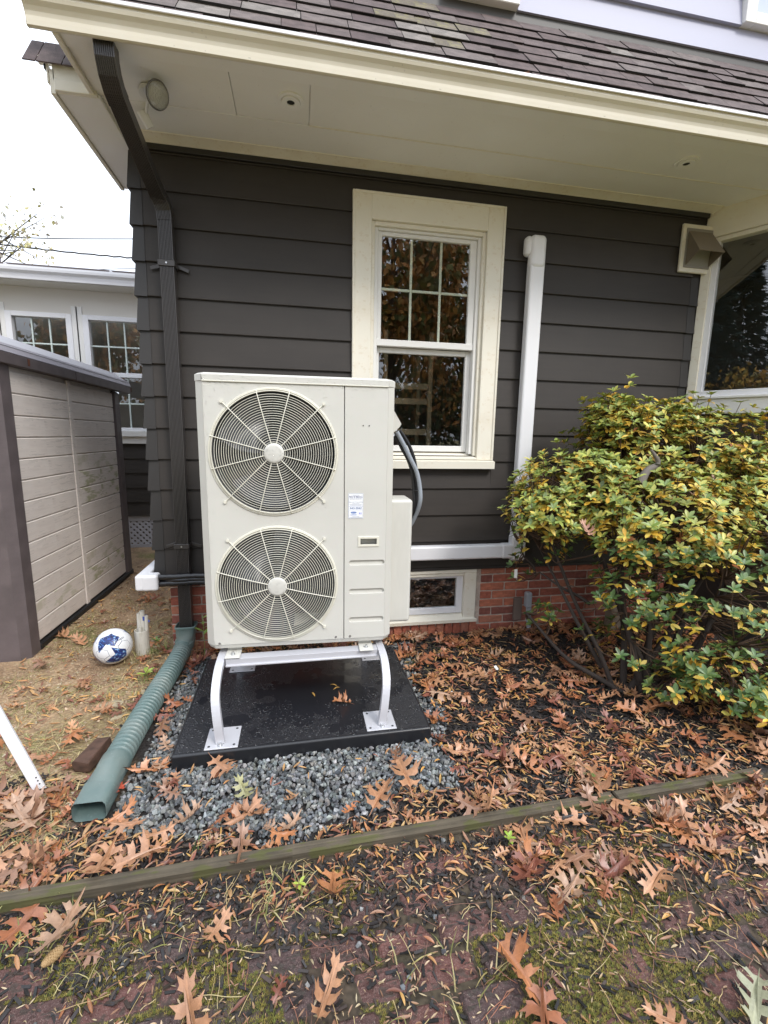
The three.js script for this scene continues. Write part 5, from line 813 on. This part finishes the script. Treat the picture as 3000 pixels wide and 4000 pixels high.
{
  const r = rng(2024), base = V(2.55, 0, 0.95), bush = tag(group('azalea_shrub', base.x, 0, base.z), 'large leafy shrub with green and yellow leaves beside the wall', 'shrub');
  const leafT = tex(64, (u, v) => { const x = Math.abs(u - 0.5); return mul([1, 1, 1], (x < 0.06 ? 1.15 : 0.92) * (0.85 + 0.2 * fbm(u * 8, v * 8, 3))); }, 1);
  const lmG = (c, ro = 0.5) => phy(c, ro, { map: leafT, side: THREE.DoubleSide, transmission: 0.15, thickness: 0, clearcoat: 0.3, clearcoatRoughness: 0.3 });
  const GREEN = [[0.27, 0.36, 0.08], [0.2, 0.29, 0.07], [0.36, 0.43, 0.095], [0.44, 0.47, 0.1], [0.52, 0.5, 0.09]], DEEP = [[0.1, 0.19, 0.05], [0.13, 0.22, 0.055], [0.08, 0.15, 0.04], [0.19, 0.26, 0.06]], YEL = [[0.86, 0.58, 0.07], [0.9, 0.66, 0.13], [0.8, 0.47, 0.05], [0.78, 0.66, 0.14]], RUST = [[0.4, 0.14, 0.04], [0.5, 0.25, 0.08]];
  // crown lobes [centre, radii, density]
  const lobes = [[2.68, 1.5, 0.5, 0.38, 0.3, 0.36, 150], [3.2, 1.42, 0.5, 0.55, 0.36, 0.45, 220], [2.34, 1.2, 0.56, 0.42, 0.3, 0.4, 200], [2.03, 1.07, 0.62, 0.22, 0.2, 0.28, 80], [2.72, 1.08, 0.85, 0.55, 0.34, 0.45, 270], [3.3, 1.05, 0.9, 0.55, 0.42, 0.5, 250], [2.95, 0.75, 1.08, 0.55, 0.28, 0.4, 85], [2.9, 0.42, 1.25, 0.42, 0.28, 0.32, 52], [3.2, 0.3, 1.36, 0.42, 0.34, 0.32, 62], [2.5, 0.66, 0.95, 0.26, 0.2, 0.28, 34], [2.05, 0.66, 0.42, 0.1, 0.1, 0.12, 5], [2.2, 0.32, 0.5, 0.12, 0.1, 0.14, 8], [2.12, 0.85, 0.55, 0.2, 0.12, 0.16, 10], [2.42, 0.35, 0.95, 0.2, 0.14, 0.2, 12], [3.55, 1.35, 0.75, 0.4, 0.3, 0.4, 80], [3.0, 0.22, 1.5, 0.3, 0.2, 0.16, 40], [2.75, 0.3, 1.35, 0.2, 0.18, 0.16, 34], [2.62, 0.2, 1.2, 0.18, 0.14, 0.14, 18], [3.15, 0.16, 1.6, 0.25, 0.16, 0.14, 26], [2.55, 1.64, 0.5, 0.15, 0.19, 0.22, 75], [2.95, 1.66, 0.5, 0.22, 0.14, 0.24, 50]];
  const shoots = [];
  for (const [cx, cy, cz, rx, ry, rz, n] of lobes) for (let k = 0; k < n * 1.35; k++) {
    const a = r() * 6.283, u = rr(-0.75, 1, r), q = Math.sqrt(1 - u * u), m = rr(0.72, 1.06, r), d = V(q * Math.cos(a), u, q * Math.sin(a));
    const p = V(cx + d.x * rx * m, cy + d.y * ry * m, cz + d.z * rz * m); if (p.x < 2.41 && p.y > 1.46) continue; if (p.z < 0.1 || p.y < 0.08 || p.x > 3.55 + p.z * 0.5) continue;
    shoots.push([p, V(d.x * 0.55, 0.75 + d.y * 0.3, d.z * 0.55).normalize(), p.y]);
  }
  for (const [x, y, z] of [[2.44, 1.78, 0.5], [2.54, 1.84, 0.52], [2.66, 1.8, 0.5], [2.85, 1.76, 0.55], [3.0, 1.78, 0.5], [3.08, 1.68, 0.6], [3.2, 1.82, 0.5], [2.16, 1.46, 0.55], [1.87, 1.22, 0.6], [1.85, 1.12, 0.62], [1.98, 1.3, 0.55], [2.06, 1.4, 0.55], [3.4, 1.7, 0.6], [3.55, 1.66, 0.62], [2.98, 1.62, 0.75]]) shoots.push([V(x, y, z), V(rr(-0.3, 0.3, r), 1, rr(-0.1, 0.3, r)).normalize(), y]);
  { // upright sprigs standing out of the crown
    const tops = shoots.filter(([p, d]) => p.y > 1.15 && d.y > 0.75); for (let k = 0; k < 90; k++) { const [p, d] = pick(tops, r), q = p.clone().addScaledVector(d, rr(0.05, 0.12, r)); if (q.x < 2.41 && q.y > 1.52) continue; shoots.push([q, V(d.x * 0.4 + rr(-0.2, 0.2, r), 1, d.z * 0.4 + rr(-0.2, 0.2, r)).normalize(), q.y]); }
  }
  const leaves = [];
  const up = V(0, 1, 0), qa = new THREE.Quaternion(), qb = new THREE.Quaternion(), qc = new THREE.Quaternion();
  const addLeaf = (p, dir, spin, open, s, c) => { qa.setFromUnitVectors(up, dir); qb.setFromAxisAngle(up, spin); qc.setFromAxisAngle(V(1, 0, 0), -open); const q = qa.clone().multiply(qb).multiply(qc); leaves.push({ p: p.clone(), q: q.clone(), s, c, g: Math.floor(r() * 3) }); };
  for (const [p, d, y] of shoots) {
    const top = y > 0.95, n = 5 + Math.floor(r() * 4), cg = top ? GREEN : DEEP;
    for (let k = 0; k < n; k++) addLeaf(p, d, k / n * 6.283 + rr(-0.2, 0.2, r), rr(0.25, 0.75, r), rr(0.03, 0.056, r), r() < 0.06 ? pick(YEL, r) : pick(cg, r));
    const yn = Math.floor(rr(2, top ? 11 : 4, r)), b = p.clone().addScaledVector(d, -rr(0.025, 0.06, r)), yellow = fbm(p.x * 3 + 5, p.y * 3 + p.z * 2, 2) > 0.4;
    if (yellow || r() < 0.5) for (let k = 0; k < yn; k++) addLeaf(b, d, r() * 6.283, rr(-0.2, 0.5, r), rr(0.036, 0.06, r), r() < 0.05 ? pick(RUST, r) : r() < 0.8 ? pick(YEL, r) : pick(cg, r));
  }
  const lp = (L) => new THREE.Matrix4().compose(L.p.clone().sub(base), L.q, V(L.s, L.s, L.s));
  leaves.forEach((L) => { L.k = (L.s / camP.distanceTo(L.p)) * (L.p.z > 0.45 ? 1 : 0.5); }); leaves.sort((a, b) => b.k - a.k);
  const mk = new Map(), lmat = (c) => { const k = c.join(); if (!mk.has(k)) mk.set(k, lmG(c)); return mk.get(k); };
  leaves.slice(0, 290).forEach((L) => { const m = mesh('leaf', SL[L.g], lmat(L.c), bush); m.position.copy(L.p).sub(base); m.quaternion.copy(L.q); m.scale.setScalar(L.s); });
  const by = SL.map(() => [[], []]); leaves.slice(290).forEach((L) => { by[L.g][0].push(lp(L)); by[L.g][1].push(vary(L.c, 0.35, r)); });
  by.forEach(([ms, cs], k) => { inst('foliage', SL[k], lmG([1, 1, 1], 0.5), ms, cs, bush).userData.label = 'dense green and yellow shrub foliage'; });
  // stems from the base to the lobes, then twigs to the shoots
  const bark = std([0.045, 0.034, 0.028], 0.85), stems = [];
  const stem = (a, b, r0, r1, sag) => { const m = a.clone().lerp(b, 0.5).add(V(rr(-0.05, 0.05, r), sag, rr(-0.05, 0.05, r))); mesh('stem', pipe([a.clone().sub(base), a.clone().lerp(m, 0.5).add(V(rr(-0.03, 0.03, r), 0, rr(-0.03, 0.03, r))).sub(base), m.clone().sub(base), b.clone().sub(base)], (s, t) => r0 + (r1 - r0) * t, 8, 16), bark, bush); stems.push([a, m, b]); };
  const B = () => V(rr(2.42, 2.7, r), -0.02, rr(0.85, 1.1, r));
  lobes.forEach(([cx, cy, cz], k) => { if (k < 9 || k === 14) stem(B(), V(cx, cy, cz), rr(0.016, 0.024, r), 0.008, -0.06); });
  stem(V(2.5, 0.0, 1.02), V(2.05, 0.36, 0.5), 0.02, 0.008, -0.05); stem(V(2.4, 0.12, 0.85), V(2.12, 0.8, 0.5), 0.016, 0.006, 0.05); stem(V(2.1, 0.62, 0.5), V(1.98, 0.86, 0.5), 0.01, 0.005, 0.02); stem(V(2.35, 0.5, 0.75), V(2.1, 0.66, 0.55), 0.012, 0.005, 0); stem(V(2.6, 0.02, 1.0), V(3.05, 0.55, 0.8), 0.026, 0.012, 0); stem(V(2.55, 0.1, 1.0), V(2.45, 0.9, 0.85), 0.022, 0.009, 0);
  const tws = [];
  shoots.forEach(([p, d], k) => { let bst = null, bd = 9; for (const [a, m, b] of stems) for (const q of [m, b, m.clone().lerp(b, 0.25), m.clone().lerp(b, 0.5), m.clone().lerp(b, 0.75), a.clone().lerp(m, 0.6)]) { const e = q.distanceTo(p) * rr(0.7, 1.3, r); if (e < bd) { bd = e; bst = q; } } if (bd > 0.42) return; tws.push(pipe([bst.clone().sub(base), bst.clone().lerp(p, 0.6).add(V(0, -0.04, 0)).sub(base), p.clone().addScaledVector(d, -0.03).sub(base), p.clone().sub(base)], (s, t) => 0.0055 - 0.0035 * t, 4, 5, false)); });
  const t = mesh('twigs', M(tws), std([0.09, 0.055, 0.035], 0.8), bush); t.userData.kind = 'stuff';
  // oak leaves caught in the shrub
  [[2.14, 1.02, 0.95, 0.1, [0.6, 0.33, 0.22], 'pale orange oak leaf caught on the left side of the shrub'], [2.62, 1.0, 1.1, 0.09, [0.5, 0.18, 0.05], 'rusty oak leaf caught in the middle of the shrub'], [2.78, 1.22, 1.0, 0.11, [0.55, 0.36, 0.26], 'faded pink oak leaf caught high in the shrub']].forEach(([x, y, z, s, c, lab], k) => { const m = tag(mesh('caught_oak_leaf', oaks[k + 1], lm(c, 0.5)), lab, 'leaf'); m.position.set(x, y, z); m.rotation.set(0.5, k * 2, 0.2); m.scale.setScalar(s * 1.2); });
}
{ // broken grey branch in the shrub, post behind, seedlings
  tag(mesh('grey_branch', pipe([[2.5, 1.28, 0.88], [2.56, 1.36, 0.86], [2.63, 1.4, 0.86], [2.58, 1.48, 0.85]], (s, t) => 0.03 - 0.022 * t, 9, 14), std([0.16, 0.14, 0.12], 0.9)), 'broken grey branch stub poking out of the shrub', 'branch');
  tag(mesh('wooden_post', at(cbox(0.09, 0.5, 0.09, 0.006), 3.0, 0.2, 0.16), std([0.24, 0.19, 0.14], 0.85)), 'weathered wooden post standing behind the shrub', 'post');
  const sprout = (x, z, y, n, s, c, label, h = 0.05) => { const g = tag(group('seedling', x, y, z), label, 'seedling'); const m = phy(c, 0.4, { clearcoat: 0.3 }), r = rng(Math.floor(x * 1000 + z * 77)); mesh('stem', pipe([[0, -0.01, 0], [0.004, h * 0.5, 0.002], [0, h, 0.004]], 0.0016, 5, 5), m, g); for (let k = 0; k < n; k++) { const l = mesh('leaf', SL[k % 3], m, g); l.position.set(0, h * (0.5 + 0.5 * k / n), 0); l.rotation.set(-rr(0.1, 0.6, r), k * 2.4, 0, 'YXZ'); l.scale.setScalar(s * rr(0.7, 1.1, r)); } };
  sprout(1.807, 1.613, 0.02, 6, 0.055, [0.13, 0.2, 0.06], 'small green seedling with broad leaves in the mulch');
  sprout(1.31, 1.82, 0.0, 6, 0.035, [0.3, 0.42, 0.06], 'bright green sprout growing against the timber edging', 0.03);
  sprout(-0.42, 0.36, 0.0, 5, 0.07, [0.28, 0.36, 0.06], 'yellow green weed beside the corrugated drain pipe', 0.06);
  sprout(-0.1, 0.2, 0.02, 7, 0.075, [0.22, 0.32, 0.07], 'tall green weed climbing beside the heat pump and downspout', 0.33);
  sprout(-0.5, -0.15, 0, 6, 0.045, [0.13, 0.24, 0.04], 'small green weed behind the white pipe stub', 0.04);
  sprout(0.52, 1.86, 0.0, 4, 0.03, [0.35, 0.42, 0.06], 'tiny yellow green sprout in front of the timber edging', 0.02);
}
{ // odds and ends on the ground
  const r = rng(515), sc = new THREE.SphereGeometry(1, 6, 4).scale(0.011, 0.004, 0.013), parts = [];
  for (let k = 0; k < 90; k++) { const t = k / 90, a = k * 2.4, rad = 0.021 * Math.pow(Math.sin(Math.PI * (0.1 + 0.85 * t)), 0.7); parts.push(sc.clone().rotateX(0.5).translate(0, 0, rad * 0.75).rotateY(a).translate(0, t * 0.085, 0)); }
  const pc = tag(mesh('pine_cone', M(parts), std([0.4, 0.26, 0.12], 0.7)), 'small tan pine cone beside the broad wet leaf near the timber edging', 'pine cone'); pc.scale.setScalar(0.62); pc.position.set(-0.18, 0.008, 1.94); pc.rotation.set(1.35, 0, 0.5);
  [[1.205, 0.86, 0.5], [1.6, 0.62, 1.9]].forEach(([x, z, a]) => { const m = tag(mesh('paper_scrap', cbox(0.03, 0.008, 0.018, 0.002, 0.012, r), MAT.whiteMatte), 'tiny white paper scrap lying on the black mulch', 'paper scrap', 'white paper scraps on the mulch'); m.position.set(x + 0.2, gh(x + 0.2, z) + 0.02, z); m.rotation.set(0.2, a, 0.2); });
  tag(mesh('plant_tag', at(cbox(0.022, 0.06, 0.002, 0.0008), 0, 0, 0), MAT.whiteMatte), 'white plastic plant tag hanging from a low shrub twig', 'tag').position.set(1.955, 0.64, 0.5);
}
// ---------------------------------------------------------------- trees, wires and far things
function broadTree(name, label, x, z, h, cx, cy, cz, R3, n, cols, seed, leafS = 0.16, gaps = 0.45) {
  const r = rng(seed), t = tag(group(name, x, -0.06, z), label, 'tree'), bark = std([0.07, 0.055, 0.045], 0.9), tips = [];
  mesh('trunk', pipe([[0, -0.1, 0], [0.06, h * 0.3, 0.03], [-0.04, h * 0.6, 0], [0, h, 0.05]], (s, q) => 0.2 * (h / 7) * (1 - 0.75 * q), 9, 16), bark, t);
  const limbs = [];
  for (let k = 0; k < 14; k++) { const y = h * rr(0.35, 0.95, r), a = r() * 6.28, e = V(cx + Math.cos(a) * R3[0] * rr(0.5, 0.95, r), cy + rr(-0.6, 0.9, r) * R3[1], cz + Math.sin(a) * R3[2] * rr(0.5, 0.95, r)), s = V(0, y, 0), m = s.clone().lerp(e, 0.5).add(V(0, 0.2, 0)); limbs.push(pipe([s, m, e], (q, u) => 0.05 * (h / 7) * (1 - 0.85 * u), 5, 8, false)); tips.push(m, e); for (let q = 0; q < 3; q++) { const f = m.clone().lerp(e, r()).add(V(rr(-0.8, 0.8, r), rr(-0.4, 0.6, r), rr(-0.8, 0.8, r))); limbs.push(pipe([m.clone().lerp(e, 0.4), f], (g, u) => 0.018 * (1 - 0.7 * u), 4, 3, false)); tips.push(f); } }
  mesh('limbs', M(limbs), bark, t).userData.kind = 'stuff';
  const lg = new THREE.BufferGeometry(); lg.setAttribute('position', new THREE.Float32BufferAttribute([0, 0, 0, 0.32, 0.08, 0.45, -0.32, 0.08, 0.45, 0, 0, 1], 3)); lg.setIndex([0, 1, 2, 1, 3, 2]); lg.computeVertexNormals();
  const ms = [], cs = [];
  for (let k = 0; k < n; k++) { const a = r() * 6.28, u = rr(-1, 1, r), q = Math.sqrt(1 - u * u), m = Math.cbrt(r()); let p; if (k % 3) { const b = pick(tips, r); p = b.clone().add(V(rr(-1, 1, r), rr(-0.7, 0.7, r), rr(-1, 1, r)).multiplyScalar(0.55)); } else p = V(cx + q * Math.cos(a) * R3[0] * m, cy + u * R3[1] * m, cz + q * Math.sin(a) * R3[2] * m); if (fbm(p.x * 0.9 + 7, p.y * 0.9 + p.z * 0.7, 2) < gaps) continue; ms.push(mat4(p.x, p.y, p.z, r() * 6, r() * 6, r() * 6, leafS * rr(0.6, 1.3, r))); cs.push(vary(pick(cols, r), 0.5, r)); }
  inst('crown', lg, phy([1, 1, 1], 0.6, { side: THREE.DoubleSide }), ms, cs, t);
  return t;
}
const ORANGE = [[0.5, 0.23, 0.06], [0.4, 0.19, 0.05], [0.18, 0.16, 0.04], [0.55, 0.29, 0.08], [0.1, 0.12, 0.03]];
broadTree('oak_tree', 'thin branched tree with sparse yellow leaves against the sky behind the sunroom', -9.3, -12, 7, 1.2, 5.9, 0, [2.3, 1.7, 2], 2600, [[0.4, 0.37, 0.24], [0.46, 0.42, 0.2], [0.38, 0.35, 0.3]], 81, 0.11, 0.42);  // leaf colours paled and greyed to imitate distance haze
broadTree('oak_tree', 'orange leaved oak tree across the yard mirrored in the window', 3.2, 10, 7, 0.3, 5.4, 0, [3.0, 2.3, 2.4], 9000, ORANGE, 82, 0.2, 0.46);
broadTree('oak_tree', 'mixed green and orange tree across the yard mirrored in the window', 6.6, 13, 8, 0, 5.0, 0, [3, 3, 2.5], 8000, ORANGE, 83, 0.24, 0.42);
broadTree('oak_tree', 'tall dark green and orange tree across the yard mirrored in the sunroom windows', -7.5, 13, 8, 0, 4.6, 0, [3.6, 3.4, 2.5], 9000, ORANGE, 87, 0.26, 0.36);
broadTree('maple_tree', 'yellow leaved small tree across the yard mirrored in the bay window', -7.5, 4.6, 3.2, 0, 2.0, 0, [1.6, 1.5, 1.6], 5000, [[0.5, 0.3, 0.04], [0.4, 0.22, 0.03], [0.2, 0.16, 0.03]], 84, 0.15, 0.36);
broadTree('hedge_tree', 'dark green low tree at the back of the yard behind the oaks', 1.5, 17, 4, 0, 2.2, 0, [4, 2.2, 1.5], 7000, [[0.05, 0.08, 0.025], [0.08, 0.1, 0.03], [0.2, 0.1, 0.03]], 85, 0.3, 0.3);
broadTree('hedge_tree', 'dark green and rust low tree at the back of the yard beside the oaks', 8.5, 18, 4, 0, 2.4, 0, [4.5, 2.4, 1.5], 7000, [[0.05, 0.08, 0.025], [0.08, 0.1, 0.03], [0.25, 0.12, 0.03]], 86, 0.3, 0.3);
for (const [sx, sz, sd, lab] of [[-9, 3.0, 66, 'dark blue green spruce tree beside the small yellow tree'], [-12.5, 5.2, 67, 'dark spruce tree farther back in the yard behind the yellow tree'], [-13, 1.2, 68, 'dark spruce tree farthest back in the side yard']]) {
  const r = rng(sd), t = tag(group('spruce_tree', sx, -0.06, sz), lab, 'tree');
  mesh('trunk', pipe([[0, 0, 0], [0, 4, 0], [0, 9, 0]], (s, q) => 0.2 * (1 - 0.9 * q), 8, 10), std([0.06, 0.045, 0.04], 0.9), t);
  const g = new THREE.BufferGeometry(); g.setAttribute('position', new THREE.Float32BufferAttribute([-0.1, 0, 0, 0.1, 0, 0, 0, -0.05, 1, 0, 0.12, 0.1, 0, -0.12, 0.1], 3)); g.setIndex([0, 1, 2, 3, 4, 2]); g.computeVertexNormals();
  const ms = [], cs = [];
  for (let k = 0; k < 9000; k++) { const y = 0.4 + 8.4 * Math.pow(r(), 1.4), R1 = 2.5 * (1 - y / 9.2), a = r() * 6.28, d = R1 * Math.sqrt(r()) * (0.8 + 0.2 * Math.sin(y * 14)), droop = -0.25 * d; ms.push(mat4(d * Math.sin(a), y + droop, d * Math.cos(a), 0.3 + rr(-0.3, 0.3, r), a + rr(-0.6, 0.6, r), r() * 6, rr(0.2, 0.4, r))); cs.push(vary(pick([[0.03, 0.06, 0.055], [0.045, 0.085, 0.08], [0.02, 0.045, 0.035]], r), 0.5, r)); }
  inst('crown', g, std([1, 1, 1], 0.8, { side: THREE.DoubleSide }), ms, cs, t);
}
{ // overhead lines on two poles
  const poles = [[-34, 'tall wooden utility pole at the far end of the overhead lines'], [22, 'tall wooden utility pole beyond the house carrying the overhead lines']];
  for (const [x, lab] of poles) { const p = tag(group('utility_pole', x, -0.06, -12), lab, 'utility pole'); mesh('pole', at(cyl(0.16, 9.4, 14, 0.12), 0, 4.7, 0), std([0.1, 0.075, 0.055], 0.9), p); mesh('crossarm', bar(-0.06, 0.06, 8.6, 8.72, -1.1, 1.1), std([0.1, 0.075, 0.055], 0.9), p); }
  const wm = std([0.03, 0.03, 0.035], 0.6), wire = (label, pts, rad, wob = 0) => { const c = new THREE.CatmullRomCurve3(pts.map((p) => V(...p))), L = []; for (let k = 0; k <= 160; k++) { const p = c.getPoint(k / 160); p.y += wob * Math.sin(k * 2.1); L.push(p); } tag(mesh('overhead_wire', pipe(L, rad, 5, 320), wm), label, 'wire', 'overhead lines'); };
  wire('upper thin overhead wire crossing the sky', [[-34, 8.3, -12], [-18, 6.6, -12], [-7.41, 6.733, -12], [-4.06, 6.975, -12], [6, 8, -12], [22, 8.9, -12]], 0.014);
  wire('thick twisted overhead cable crossing the sky', [[-34, 8.0, -12], [-18, 7.0, -12], [-7.43, 6.533, -12], [-4.1, 6.47, -12], [6, 6.8, -12], [22, 8.4, -12]], 0.022, 0.012);
  wire('faint low overhead wire just above the sunroom roof', [[-34, 7.5, -12], [-18, 6.2, -12], [-6, 6.008, -12], [-4.06, 6.186, -12], [6, 7, -12], [22, 8.0, -12]], 0.009);
}
renderer.render(scene, camera);
